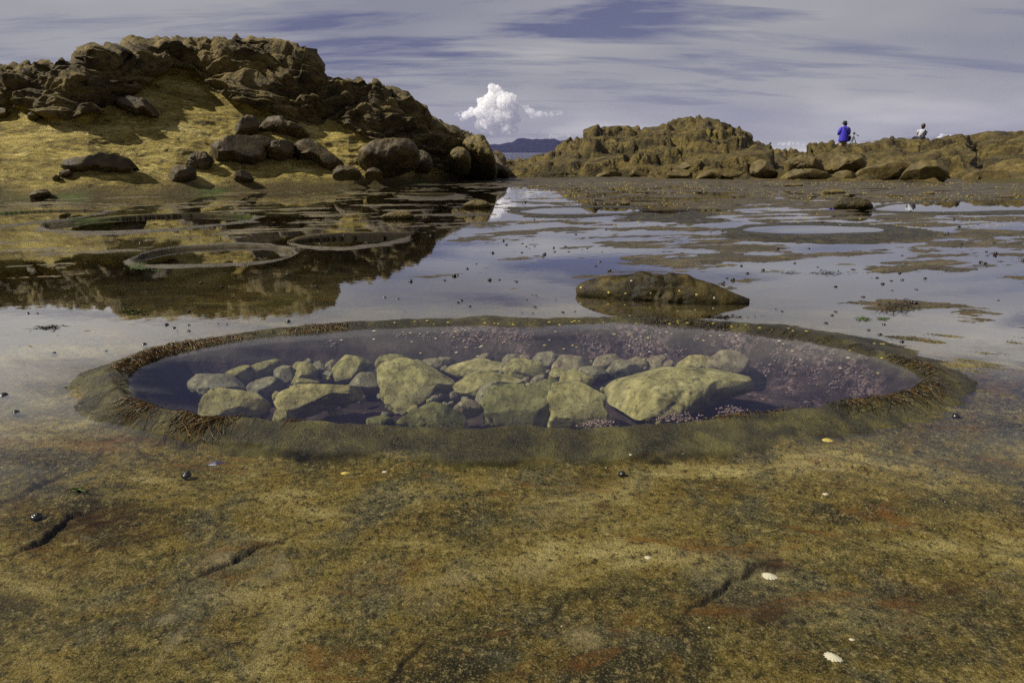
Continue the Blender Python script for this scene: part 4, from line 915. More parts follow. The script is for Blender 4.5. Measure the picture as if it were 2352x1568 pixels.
snails = conv([(1217,470),(1326,462),(1352,482),(1374,493),(1408,480),(1323,522),(1126,525),(1537,490),(1615,482),(1542,516),(1478,533),(1464,548),(1727,503),(1760,492),(1637,516),(1860,518),(1848,584),(1820,612),(1912,646),(1020,598),(958,630),(1080,663),(1336,658),(870,680),(892,675),(1108,707),(1285,716),(578,716),(802,708),(404,822),(890,857),(918,844),(1390,803),(1418,808),(1356,839),(1553,837),(1410,887),(972,882),(1327,925),(1397,928),(1598,922),(1680,917),(770,437),(710,407),(1197,443),(1131,365),(1148,365),(967,328),(1405,300),(1325,190),(1345,186),(490,830),(528,904),(1685,400),(1890,370),(1170,705)], 2) \
 + conv([(244,132),(294,138),(326,127),(697,246),(908,243),(455,360),(598,387),(493,410),(357,442),(396,457),(334,480),(990,385),(811,342),(1202,384),(1217,386),(1329,442),(1364,440),(1401,481),(1461,460),(1515,408),(1534,454),(1467,524),(1686,443),(1534,290),(1086,500),(1272,568),(684,648),(725,664),(1087,667),(1063,692),(1025,743),(1617,614),(1595,610),(2180,590),(1933,213),(2150,212),(2103,290),(2163,281),(2101,265),(2060,335),(2091,343),(2329,166),(1837,146),(1820,155),(1917,97),(1883,47),(1385,820),(1308,790),(1534,868),(543,698),(1407,752),(1628,518),(758,75),(994,70),(967,368),(2345,325)], 3) \
 + conv([(1118,1006),(1268,1008),(1522,1003),(1465,997),(1190,1046),(1266,1048),(1168,1027),(360,1192),(712,1180),(1486,748),(1265,912),(190,928),(250,930),(1937,983),(1352,722),(945,455),(1480,427),(250,425),(1172,383),(1188,380),(1225,387),(1487,355),(1545,380),(85,415),(2055,543),(1933,663),(2125,742),(970,1135),(2307,402),(2147,402),(1697,403)], 1) \
 + [(429,1086),(83,1181),(1431,1083),(2196,954),(8,906),(36,945)]
def region(x, y):
    if y > 1040: return None
    if y > 880: return ('small black snail on the wet rock beside the rim of the big pool', 'snails beside the big pool')
    if x < 620: return ('small black snail in the shallow water on the left, behind or beside the big pool', 'snails on the left shelf') if y > 640 else ('small black snail around the raised rims of the left pools', 'snails by the left pools')
    if y < 545: return ('tiny dark snail far back on the wet shelf near the distant pools', 'far snails')
    if x < 1330: return ('small black snail in the mirror water left of the large wet rock', 'snails left of the large wet rock') if y > 600 else ('small dark snail of the cluster on the wet patches behind the large wet rock', 'snails behind the large wet rock')
    if y < 625 and x < 1720: return ('small dark snail of the cluster on the wet patches behind the large wet rock', 'snails behind the large wet rock')
    return ('small black snail in the shallow water to the right of the large wet rock', 'snails on the right shelf')
def ground_at(x, y):
    p = on_z(x, y, .0); z = drop('shelf', p.x, p.y, 2); return p, z
for k, (x, y) in enumerate(snails):
    p, z = ground_at(x, y); hit = cast('shelf', x, y)
    if hit and hit.z > .004: p = hit; z = hit.z
    rs = random.Random(k + 500); o = bpy.data.objects.new('snail', SN); col.objects.link(o)
    s = rs.uniform(.5, .78) * (1.0 if y > 600 else 1.15)
    o.location = (p.x, p.y, max(z, -.012) - .001); o.scale = (s, s, s); o.rotation_euler = (rs.uniform(-.5, .5), rs.uniform(-.4, .4), rs.uniform(0, 6.28))
    rg = region(x, y)
    if rg: tag(o, rg[0], 'snail', rg[1])
    else: tag(o, {429: 'single black snail on the olive rock left below the big pool', 83: 'dark greenish snail near the left edge of the foreground rock', 1431: 'single glossy black snail on the rock just below the middle of the pool rim'}[x], 'snail')
# limpets and shells
def limpet_mesh(name, m, n=22, ribs=13, amp=.045):
    bm = bmesh.new(); tip = bm.verts.new((.1, 0, .42)); prev = None
    for j in range(1, 6):
        r = j / 5; ring = []
        for k in range(n * 2):
            a = math.pi * k / n; rr = r * (1 + amp * r * math.cos(ribs * a) + .06 * r * math.sin(3 * a + 1))
            ring.append(bm.verts.new((rr * math.cos(a) * 1.2 + .1 * (1 - r), rr * math.sin(a) * .92, .42 * (1 - r ** 1.35) + .03 * r * math.cos(ribs * a))))
        if prev is None:
            for k in range(len(ring)): bm.faces.new((tip, ring[k], ring[(k + 1) % len(ring)]))
        else:
            for k in range(len(ring)): bm.faces.new((prev[k], ring[k], ring[(k + 1) % len(ring)], prev[(k + 1) % len(ring)]))
        prev = ring
    bm.faces.new(prev[::-1])
    me = bpy.data.meshes.new(name); bm.normal_update(); bm.to_mesh(me); bm.free(); me.materials.append(m); return me
LW = limpet_mesh('limpet', M_SHELL); LY = limpet_mesh('shell', M_YELLOW, 14, 9, .05); LG = limpet_mesh('shell', M_GREY, 14, 5, .1)
def put(me, name, x, y, sz, label, cat, group=None, rz=0, lift=0, surf='shelf', flat=1):
    hit = cast(surf, x, y)
    if not hit: return
    o = bpy.data.objects.new(name, me); col.objects.link(o); o.location = hit + Vector((0, 0, lift - .001)); o.scale = (sz, sz, sz * flat); o.rotation_euler = (0, 0, rz)
    return tag(o, label, cat, group)
for x, y, px, rz, me, lab in [
  (1768,1322,14,-.3,LW,'ribbed white limpet in the middle of the right foreground rock'), (1913,1508,15,-.6,LW,'cream limpet near the bottom edge, largest of the shells'),
  (1488,1279,7,.2,LW,'small white limpet left of the ribbed white limpet'), (1896,1134,6,.4,LW,'round white limpet on the grey right foreground'),
  (1957,1468,6,0,LW,'small pale limpet just above the cream one'), (793,1086,9,.3,LY,'striped pale shell below the near left rim of the pool'),
  (884,1083,6,.1,LW,'flat pale shell right beside the striped pale shell'), (1900,1010,10,-.2,LY,'yellowish shell sitting on the near right rim of the pool'),
  (1447,1043,4,0,LW,'tiny white shell on the pool rim above the black snail'), (495,1063,14,.2,LG,'broken purple grey mussel shell left below the pool rim'),
  (1290,1437,4,.2,LW,'tiny white shell at the bottom of the picture near its middle'), (1629,1440,4,.2,LW,'tiny pale shell low on the foreground between the cracks')]:
    h = cast('shelf', x, y); t = (h - Vector((0, 0, H))).length
    put(me, 'limpet' if me is LW else 'shell', x, y, px / F * t * 1.0, lab, 'shell', rz=rz)
rs = random.Random(11)
for k in range(120):
    if k < 75: x, y = rs.uniform(1250, 1950), rs.uniform(1035, 1260)
    else: x, y = rs.uniform(60, 2340), rs.uniform(1090, 1560)
    sz = rs.uniform(.0014, .0030) * (1.0 if y < 1300 else .9)
    put(LW, 'barnacle', x, y, sz, 'tiny white barnacle dotted over the foreground rock', 'barnacle', 'barnacles on the foreground rock', rs.uniform(0, 6))
for k in range(70):
    t = rs.random()
    if k < 34: x, y = rs.uniform(1400, 1712), rs.uniform(668, 690)
    else:
        x = rs.uniform(880, 2080); y = 742 + max(0, x - 1500) ** 2 * .00017 + rs.uniform(-6, 4)
    h = cast('shelf', x, y)
    if k < 34: continue
    put(LY, 'shell', x, y, rs.uniform(.005, .008), 'little yellow shell clinging to the far inner lip of the big pool', 'shell', 'yellow shells on the far lip', rs.uniform(0, 6), .002)
big_rock = next(o for o in col.objects if o.get('label', '').startswith('large low wet rock'))
bpy.context.view_layer.update()
def cast_obj(o, x, y):
    mi = o.matrix_world.inverted(); r = mi.to_3x3() @ Vector(ray(x, y)); ok, loc, n, i = o.ray_cast(mi @ Vector((0, 0, H)), r.normalized())
    return (o.matrix_world @ loc, n) if ok else (None, None)
for k, (x, y) in enumerate([(1334,660),(1398,672),(1437,673),(1450,645),(1495,673),(1560,668),(1640,684),(1600,676)]):
    p, n = cast_obj(big_rock, x, y)
    if not p: continue
    o = bpy.data.objects.new('shell', LY if k % 3 else LW); col.objects.link(o); o.location = p; o.scale = (.0065,) * 3
    o.rotation_euler = Vector(n).to_track_quat('Z', 'Y').to_euler(); tag(o, 'small yellow shell sitting on the large wet rock', 'shell', 'shells on the large wet rock')
# pale shells under water on the far bed of the pool
for k in range(60):
    x = rs.uniform(760, 2060); y0 = 752 + max(0, x - 1500) ** 2 * .0002; y = rs.uniform(y0 + 6, y0 + 75)
    put(LW if rs.random() < .6 else LY, 'limpet', x, y, rs.uniform(.005, .009), 'pale limpet under water on the far bed of the big pool', 'limpet', 'limpets on the pool bed', rs.uniform(0, 6), .002)

# ---- yellow specks far back: nobody could count them
def specks():
    V = []; Fc = []; r_ = np.random.RandomState(5)
    n = 0
    while n < 1150:
        y = 420 + 110 * r_.rand() ** 1.8; x = 1180 + 1300 * r_.rand()
        if y > 470 and r_.rand() < .7: continue
        p = on_z(x, y, .004); 
        if perlin(np.array([p.x * .5, p.y * .3, 1.0])) < -.12: continue
        z = max(drop('shelf', p.x, p.y, 1), 0); s = r_.uniform(.006, .013) * (.6 + p.y / 26); a0 = r_.rand() * 6
        b = len(V); 
        for k in range(5): V.append((p.x + s * math.cos(a0 + k * 1.2566) * 1.2, p.y + s * math.sin(a0 + k * 1.2566), z + .001))
        V.append((p.x, p.y, z + s * .8))
        for k in range(5): Fc.append((b + k, b + (k + 1) % 5, b + 5))
        n += 1
    return raw_mesh('seaweed_bits', V, Fc, M_YELLOW)
tag(specks(), 'yellow bits of seaweed and snails strewn over the far shelf', 'seaweed bits', kind='stuff')

# ------------------------------------------------------------------ seaweed on the rim
def weed_mat(name, a, b, rough=.25):
    m, t, out = mat(name); p = pos(t); n = t.noise(p, 30, 3)
    c = t.ramp(n, [(.3, a), (.7, b)])
    bs = principled(t, out, c, rough, .4); return m
M_WEED = weed_mat('brown_seaweed', (.022, .012, .003), (.13, .075, .012), .30)
M_WEED2 = weed_mat('dark_seaweed', (.008, .006, .002), (.040, .029, .008), .28)
M_GREEN = weed_mat('green_seaweed', (.02, .05, .004), (.09, .17, .015), .35)
M_PINK = weed_mat('coralline', (.09, .065, .06), (.24, .175, .16), .9)
BIG = POOLS[0]; PI_ = BIG['pi']
cen = PI_.mean(0)
rim_bvh = BV['shelf']
def strand(V, Fc, p, d, L, r, rs_, curl=.5, hug=True, rise=.0, n=7):
    a = math.atan2(d[1], d[0]); k = rs_.uniform(-curl, curl); x, y = p; base = len(V)
    lift = rs_.uniform(.002, .012)
    for i in range(n):
        t = i / (n - 1)
        h = rim_bvh.ray_cast(Vector((x, y, 1)), Vector((0, 0, -1))); z = h[0].z if h[0] else 0
        if hug == 'float': z = max(z, BIG['wz'] - .03 * t)
        zz = z + r + lift * math.sin(math.pi * min(1, t * 1.3)) + rise * t
        rr = r * (1 - .75 * t); nx, ny = -math.sin(a), math.cos(a)
        V += [(x + nx * rr * 1.6, y + ny * rr * 1.6, zz), (x, y, zz + rr), (x - nx * rr * 1.6, y - ny * rr * 1.6, zz)]
        if i:
            b = base + 3 * i
            Fc += [(b - 3, b, b + 1, b - 2), (b - 2, b + 1, b + 2, b - 1), (b - 1, b + 2, b, b - 3)]
        a += k * L / n * 14 + rs_.uniform(-.4, .4); x += math.cos(a) * L / n; y += math.sin(a) * L / n
def outward(i):
    a, b = PI_[i - 1], PI_[(i + 1) % len(PI_)]; e = b - a; n = np.array([e[1], -e[0]]); n /= np.linalg.norm(n) + 1e-9
    if np.dot(n, PI_[i] - cen) < 0: n = -n
    return n
def scr(p, z=.04):                              # back to picture units
    v = np.array([p[0], p[1], z - H]); f = v[1] * CT - v[2] * ST; u = v[1] * ST + v[2] * CT
    return CX + F * v[0] / f, CY - F * u / f
# density and length of the weed along the rim
def weed_at(x, y):
    far = y < 860
    if far:
        if x < 420: return 1.5, .13, 'L'
        if x < 760: return 1.3, .10, 'L'
        if x < 1150: return .35, .035, 'D'
        if x < 1480: return .4, .035, 'D'
        if x < 1760: return 1.0, .055, 'D'
        return 1.2, .11, 'R'
    if x < 330: return 1.2, .22, 'L'
    if x < 640: return 1.5, .26, 'L'
    if x < 850: return .5, .13, 'L'
    if x < 1250: return .55, .08, 'N'
    if x < 1480: return .3, .05, 'N'
    if x < 1900: return 1.0, .07, 'N'
    return 1.0, .15, 'R'
tufts = {}
ws = random.Random(3)
perim = np.linalg.norm(np.roll(PI_, -1, 0) - PI_, axis=1)
for i in range(len(PI_)):
    x, y = scr(PI_[i]); dn, L, kind = weed_at(x, y); n = outward(i)
    cnt = int(dn * perim[i] * 330 + ws.random())
    clump = .10 + 1.3 * max(0, .25 + 3.0 * float(perlin(np.array([PI_[i][0] * 3.1, PI_[i][1] * 3.1, .4]))))
    if dn < .6: clump = max(0, clump - .35)
    for k in range(int(cnt * clump)):
        t = ws.random(); p = PI_[i] * (1 - t) + PI_[(i + 1) % len(PI_)] * t
        far = y < 860
        if kind == 'D': off = ws.uniform(-.02, .05); d = n * ws.uniform(-.6, .9) + np.array([ws.uniform(-1, 1), ws.uniform(-.5, .5)]); col_ = 'd'
        elif kind == 'N': off = ws.uniform(-.03, .03); d = n * ws.uniform(.1, 1) + np.array([ws.uniform(-1.2, 1.2), ws.uniform(-.3, .3)]); col_ = 'd' if ws.random() < .5 else 'b'
        elif kind == 'L':
            off = ws.uniform(-.03, .02 if not far else .05); d = n * ws.uniform(.5, 1) + np.array([ws.uniform(-.9, .2), ws.uniform(-.4, .2)]); col_ = 'b' if ws.random() < .8 else 'd'
            if not far: d = np.array([-.75, -.65]) + n * .4 + np.array([ws.uniform(-.25, .25), ws.uniform(-.25, .25)])
        else: off = ws.uniform(-.02, .10) * ws.random(); d = n * ws.uniform(.6, 1) + np.array([ws.uniform(-.2, .3), ws.uniform(-.7, -.1)]); col_ = 'd' if ws.random() < .65 else 'b'
        p = p + n * off
        V, Fc = tufts.setdefault((col_, 'F' if far else 'N', 0 if x < 850 else 1 if x < 1500 else 2), ([], []))
        strand(V, Fc, tuple(p), d, L * .72 * ws.uniform(.3, 1.4), ws.uniform(.0010, .0020), ws, curl=.6)
WN = {('F', 0): 'golden brown seaweed fringe on the far left rim of the big pool', ('F', 1): 'short dark seaweed along the far middle lip of the big pool', ('F', 2): 'dark glistening seaweed on the far right rim of the big pool',
      ('N', 0): 'long golden brown seaweed strands combed over the near left rim', ('N', 1): 'thin seaweed fringe at the water line of the near middle rim', ('N', 2): 'dark glistening seaweed on the near right rim'}
for (c_, fn, sg), (V, Fc) in tufts.items():
    o = raw_mesh('seaweed', V, Fc, M_WEED if c_ == 'b' else M_WEED2)
    tag(o, WN[(fn, sg)] + (', brown strands' if c_ == 'b' else ', dark strands'), 'seaweed', kind='stuff')
# submerged / surface weed just inside the near rim
V, Fc = [], []
for i in range(len(PI_)):
    x, y = scr(PI_[i])
    if y < 900: continue
    n = outward(i)
    for k in range(int(perim[i] * 60)):
        t = ws.random(); p = PI_[i] * (1 - t) + PI_[(i + 1) % len(PI_)] * t - n * ws.uniform(0, .05)
        strand(V, Fc, tuple(p), -n + np.array([ws.uniform(-1, 1), 0]), ws.uniform(.02, .06), .0010, ws, hug='float')
tag(raw_mesh('seaweed', V, Fc, M_WEED2), 'dark seaweed wisps in the water just inside the near rim', 'seaweed', kind='stuff')
# dark strips and little green tufts on the shelf
def patch(lst, m, label, cat='seaweed'):
    for (x, y, rx, ry, n, lab) in lst:
        V, Fc = [], []; r2 = random.Random(int(x))
        for k in range(n):
            q = on_z(x + r2.gauss(0, rx * .5), y + r2.gauss(0, ry * .5), 0); strand(V, Fc, (q.x, q.y), (r2.uniform(-1, 1), r2.uniform(-.4, .4)), r2.uniform(.02, .06), r2.uniform(.0012, .0028), r2, n=5)
        V = [(a, b, max(c, .0) + .001) for a, b, c in V]
        st_k = lab.startswith(('green tuft at the left end', 'rough dark patch'))
        tag(raw_mesh('seaweed_tuft', V, Fc, m), lab, None if st_k else 'seaweed', kind='stuff' if st_k else None)
patch([(1900,628,40,5,90,'dark strip of seaweed on the water right behind the large wet rock'), (1815,627,14,3,30,'small dark scrap of seaweed left of the dark strip')], M_WEED2, '')
patch([(110,752,30,6,90,'green weed tuft on the wet ledge left behind the big pool'), (305,715,22,5,60,'small green weed tuft in the mirror water on the left'), (275,672,10,3,30,'tiny green tuft at the waterline below the left pools'),
       (315,612,22,5,70,'green tuft at the left end of the nearer left pool rim'), (355,622,14,3,40,'green tuft on the near side of the nearer left pool rim'),
       (1980,733,10,4,40,'dark green tuft on the rough patch at the right'), (2032,732,12,3,30,'green tuft right beside the dark green tuft'),
       (180,1045+80,6,3,14,'flat green leaf of weed on the left foreground rock')], M_GREEN, '')
patch([(2060,710,45,14,120,'rough dark patch of weed right behind the big pool'), (1650,728,60,5,120,'dark seaweed fringe behind the far right lip of the pool')], M_WEED2, '')

# ---- pink coralline crusts under water
def coral(x, y, w, seed, zc=None):
    r2 = random.Random(seed); h0 = cast('shelf', x, y)
    if not h0: return
    bm = bmesh.new(); sc_ = (h0 - Vector((0, 0, H))).length / F
    for k in range(int(8 + w * 1.1)):
        q = Vector((r2.gauss(0, w * .42) * sc_, r2.gauss(0, w * .16) * sc_ * 1.6, 0)) + h0
        z = drop('shelf', q.x, q.y, .02); s = r2.uniform(.002, .0065)
        if z > BIG['wz'] - .012: continue
        mm = Matrix.Translation((q.x - h0.x, q.y - h0.y, z - h0.z + s * .4)) @ Matrix.Rotation(r2.uniform(0, 3), 4, 'Z') @ Matrix.Diagonal((s * r2.uniform(1, 2.0), s, s * .45, 1))
        bmesh.ops.create_icosphere(bm, subdivisions=1, radius=1, matrix=mm)
    if not len(bm.verts): bm.free(); return
    o = from_bm('coralline_algae', bm, M_PINK); o.location = h0; tag(o, 'pink coralline algae crust under water on the pool bed', 'algae', 'pink algae patches on the pool bed')
for k, (x, y, w) in enumerate([(760,790,14),(700,772,12),(975,772,20),(920,768,16),(1060,782,30),(1110,775,36),(1165,778,40),(1205,776,25),(1195,805,14),(1340,790,14),(1375,798,30),(1470,782,40),(1495,795,30),(1500,770,16),(1440,800,14),(1560,810,18),(1475,815,14),(1690,798,26),(1640,790,10),(1790,808,20),(1850,815,40),(1810,835,16),(1900,830,26),(1960,845,24),(1760,850,20),(1880,862,24),(1735,843,14),(1930,800,18),(1985,868,22),(1920,880,18),(1600,775,14),(1740,783,14)]):
    coral(x, y, w, k)
def coral_at(x, y, w, zc, seed, lab):
    r2 = random.Random(seed); h0 = on_z(x, y, zc); sc_ = 2.3 / F; bm = bmesh.new()
    for k in range(160):
        s = r2.uniform(.0015, .004); mm = Matrix.Translation((r2.gauss(0, w * .4) * sc_, r2.gauss(0, w * .12) * sc_ * 2, r2.uniform(-.02, .006))) @ Matrix.Rotation(r2.uniform(0, 3), 4, 'Z') @ Matrix.Diagonal((s * r2.uniform(1, 2), s, s, 1))
        bmesh.ops.create_icosphere(bm, subdivisions=1, radius=1, matrix=mm)
    o = from_bm('coralline_algae', bm, M_PINK); o.location = h0; tag(o, lab, 'algae')
coral_at(1375, 970, 50, -.005, 91, 'pink coralline tuft at the near rim below the knobbly stone')
coral_at(1560, 955, 70, -.005, 92, 'pink coralline tuft at the near rim below the largest slab')
coral_at(1680, 940, 40, -.0, 93, 'small pink coralline tuft at the near rim under the slab tip')

# ------------------------------------------------------------------ people
def loft_tube(name, secs, m, parent, n=20, cap=True, wob=0):
    """secs: list of (centre, rx, ry, axis-x dir) stacked rings"""
    bm = bmesh.new(); prev = None; r2 = random.Random(4)
    for (c, rx, ry, U, W) in secs:
        ring = [bm.verts.new(Vector(c) + Vector(U) * rx * math.cos(a) * (1 + wob * math.sin(5 * a + c[2] * 9)) + Vector(W) * ry * math.sin(a)) for a in (2 * math.pi * k / n for k in range(n))]
        if prev:
            for k in range(n): bm.faces.new((prev[k], prev[(k + 1) % n], ring[(k + 1) % n], ring[k]))
        elif cap: bm.faces.new(ring[::-1])
        prev = ring
    if cap: bm.faces.new(prev)
    bmesh.ops.recalc_face_normals(bm, faces=bm.faces)
    return from_bm(name, bm, m, parent)
def path_tube(name, pts, rads, m, parent, n=12, flat=1.0):
    secs = []
    for i, p in enumerate(pts):
        a = Vector(pts[max(0, i - 1)]); b = Vector(pts[min(len(pts) - 1, i + 1)]); d = (b - a).normalized()
        U = d.cross(Vector((0, 1, 0)) if abs(d.y) < .9 else Vector((1, 0, 0))).normalized(); W = d.cross(U)
        secs.append((p, rads[i], rads[i] * flat, U, W))
    return loft_tube(name, secs, m, parent, n)
def skin_body(name, joints, bones, m, root, parent):
    me = bpy.data.meshes.new(name); keys = list(joints); idx = {k: i for i, k in enumerate(keys)}
    me.from_pydata([joints[k][0] for k in keys], [(idx[a], idx[b]) for a, b in bones], []); me.update()
    o = bpy.data.objects.new(name, me); col.objects.link(o)
    if parent: o.parent = parent
    md = o.modifiers.new('s', 'SKIN'); md.use_smooth_shade = True
    for i, k in enumerate(keys):
        r = joints[k][1]; sv = me.skin_vertices[0].data[i]; sv.radius = (r, r) if not isinstance(r, tuple) else r; sv.use_root = (k == root)
    sb = o.modifiers.new('u', 'SUBSURF'); sb.levels = 2; sb.render_levels = 2
    me.materials.append(m); return o
M_SKIN = simple('skin', (.48, .28, .19), .5, .4, 20, .1); M_COAT = simple('violet_blue_coat', (.045, .035, .42), .6, .3, 9, .3)
M_KHAKI = simple('khaki_cloth', (.26, .20, .11), .8, .2, 20, .3); M_BLACK = simple('black_cloth', (.012, .012, .016), .7, .3, 20, .3)
M_HAT = simple('dark_felt', (.014, .018, .017), .8, .2, 20, .3); M_WHITE = simple('white_cotton', (.42, .44, .50), .8, .2, 20, .12)
M_HAIR = simple('dark_hair', (.022, .012, .008), .45, .4, 30, .4); M_RED = simple('red_cloth', (.45, .04, .02), .6, .3, 20, .2); M_METAL = simple('dark_metal', (.03, .03, .032), .35, .5, 20, .2)
def fingers(J, B, hand, base, dirv, side, curl=(0, 0, -.018)):
    d = Vector(dirv).normalized(); s = Vector(side).normalized(); c = Vector(curl)
    for i, (o_, L) in enumerate(((-.030, .070), (-.010, .080), (.010, .074), (.030, .058))):
        a = Vector(base) + s * o_ + d * .035; b = a + d * L * .5 + c * .5; e = b + d * L * .35 + c * 1.6
        J['%sf%d0' % (hand, i)] = (tuple(a), .010); J['%sf%d1' % (hand, i)] = (tuple(b), .009); J['%sf%d2' % (hand, i)] = (tuple(e), .007)
        B += [(hand, '%sf%d0' % (hand, i)), ('%sf%d0' % (hand, i), '%sf%d1' % (hand, i)), ('%sf%d1' % (hand, i), '%sf%d2' % (hand, i))]
    t = Vector(base) - s * .045 + d * .01; t2 = t + d * .03 - s * .012
    J[hand + 't0'] = (tuple(t), .011); J[hand + 't1'] = (tuple(t2), .009); B += [(hand, hand + 't0'), (hand + 't0', hand + 't1')]
def standing_person(loc, rz):
    # built facing +Y (seen from behind), 1.74 m tall, hands together in front of the belly
    root = empty('person', loc, rz)
    tag(root, 'person standing on the rock block in violet blue coat and dark brimmed hat', 'person')
    J = dict(pelvis=((0, 0, .95), .135), belly=((0, .01, 1.12), .13), chest=((0, 0, 1.32), .15), neckb=((0, .01, 1.47), .065), neck=((0, .03, 1.53), .055), head=((0, .05, 1.62), (.078, .088)), crown=((0, .045, 1.70), .072))
    B = [('pelvis', 'belly'), ('belly', 'chest'), ('chest', 'neckb'), ('neckb', 'neck'), ('neck', 'head'), ('head', 'crown')]
    J['nose'] = ((0, .145, 1.615), .014); B += [('head', 'nose')]
    for s, n in ((-1, 'l'), (1, 'r')):
        J[n + 'sh'] = ((s * .19, 0, 1.42), .062); J[n + 'el'] = ((s * .28, .03, 1.14), .045); J[n + 'wr'] = ((s * .12, .25, 1.16), .030); J[n + 'ha'] = ((s * .06, .29, 1.17), .030)
        B += [('chest', n + 'sh'), (n + 'sh', n + 'el'), (n + 'el', n + 'wr'), (n + 'wr', n + 'ha')]
        fingers(J, B, n + 'ha', J[n + 'ha'][0], (-s * .8, .5, .1), (0, .3, 1), (0, -.012, 0))
        J[n + 'hp'] = ((s * .09, 0, .88), .10); J[n + 'kn'] = ((s * .11, .02, .49), .062); J[n + 'an'] = ((s * .12, -.02, .09), .045); J[n + 'to'] = ((s * .14, .16, .04), .035)
        B += [('pelvis', n + 'hp'), (n + 'hp', n + 'kn'), (n + 'kn', n + 'an'), (n + 'an', n + 'to')]
        J[n + 'ear'] = ((s * .085, .035, 1.62), .014); B += [('head', n + 'ear')]
    body = skin_body('body', J, B, M_SKIN, 'pelvis', root)
    X, Y_, Z = (1, 0, 0), (0, 1, 0), (0, 0, 1)
    secs = [((0, .0, z), rx, ry, X, Y_) for z, rx, ry in ((.72, .275, .19), (.80, .272, .185), (.95, .258, .18), (1.10, .245, .175), (1.25, .245, .175), (1.36, .25, .165), (1.43, .225, .14), (1.475, .155, .11), (1.50, .09, .085), (1.545, .082, .08))]
    coat = loft_tube('coat', secs, M_COAT, root, 28, wob=.025)
    for s in (-1, 1):
        path_tube('sleeve', [(s * .17, 0, 1.43), (s * .235, 0, 1.38), (s * .285, .01, 1.26), (s * .30, .03, 1.14), (s * .26, .11, 1.12), (s * .17, .22, 1.15)], [.075, .085, .082, .074, .066, .05], M_COAT, coat)
        path_tube('trouser_leg', [(s * .085, 0, .90), (s * .10, .0, .72), (s * .11, .02, .50), (s * .115, 0, .30), (s * .12, -.02, .11)], [.125, .112, .092, .082, .085], M_KHAKI, root)
        loft_tube('shoe', [((s * .13, y, .045), .042 * w, .045 * h, X, Z) for y, w, h in ((-.08, .6, .7), (-.05, 1, 1), (.05, 1.05, 1), (.15, 1.1, .8), (.20, .7, .5))], M_BLACK, root, 14)
    # hat
    bm = bmesh.new(); prof = [(.0, 1.80), (.05, 1.805), (.088, 1.79), (.10, 1.73), (.105, 1.675), (.15, 1.662), (.185, 1.668), (.186, 1.660), (.15, 1.652), (.10, 1.655)]; prev = None
    for r, z in prof:
        ring = [bm.verts.new((r * math.cos(a) * (1.0), .045 + r * math.sin(a) * 1.12, z + .02 * abs(math.cos(a)) * (r > .12))) for a in (2 * math.pi * k / 28 for k in range(28))] if r > 0 else [bm.verts.new((0, .045, z))]
        if prev:
            for k in range(28):
                if len(prev) == 1: bm.faces.new((prev[0], ring[k], ring[(k + 1) % 28]))
                else: bm.faces.new((prev[k], ring[k], ring[(k + 1) % 28], prev[(k + 1) % 28]))
        prev = ring
    from_bm('hat', bm, M_HAT, root)
    path_tube('hair', [(0, -.03, 1.56), (0, -.035, 1.60), (0, -.03, 1.65)], [.06, .075, .078], M_HAIR, root, 14)
    path_tube('bag_strap', [(-.17, -.10, 1.47), (-.08, -.165, 1.40), (.05, -.19, 1.26), (.17, -.19, 1.10), (.26, -.14, .98), (.29, -.05, .93)], [.024] * 6, M_BLACK, root, 8, .5)
    bag = path_tube('shoulder_bag', [(.27, -.03, .76), (.285, -.02, .80), (.30, 0, .90), (.31, 0, .99), (.31, 0, 1.02)], [.07, .11, .13, .12, .05], M_BLACK, root, 16, .65)
    path_tube('bag_pocket', [(.30, -.10, .94), (.305, -.105, .98), (.31, -.10, 1.02)], [.03, .045, .03], M_RED, bag, 10, .7)
    return root
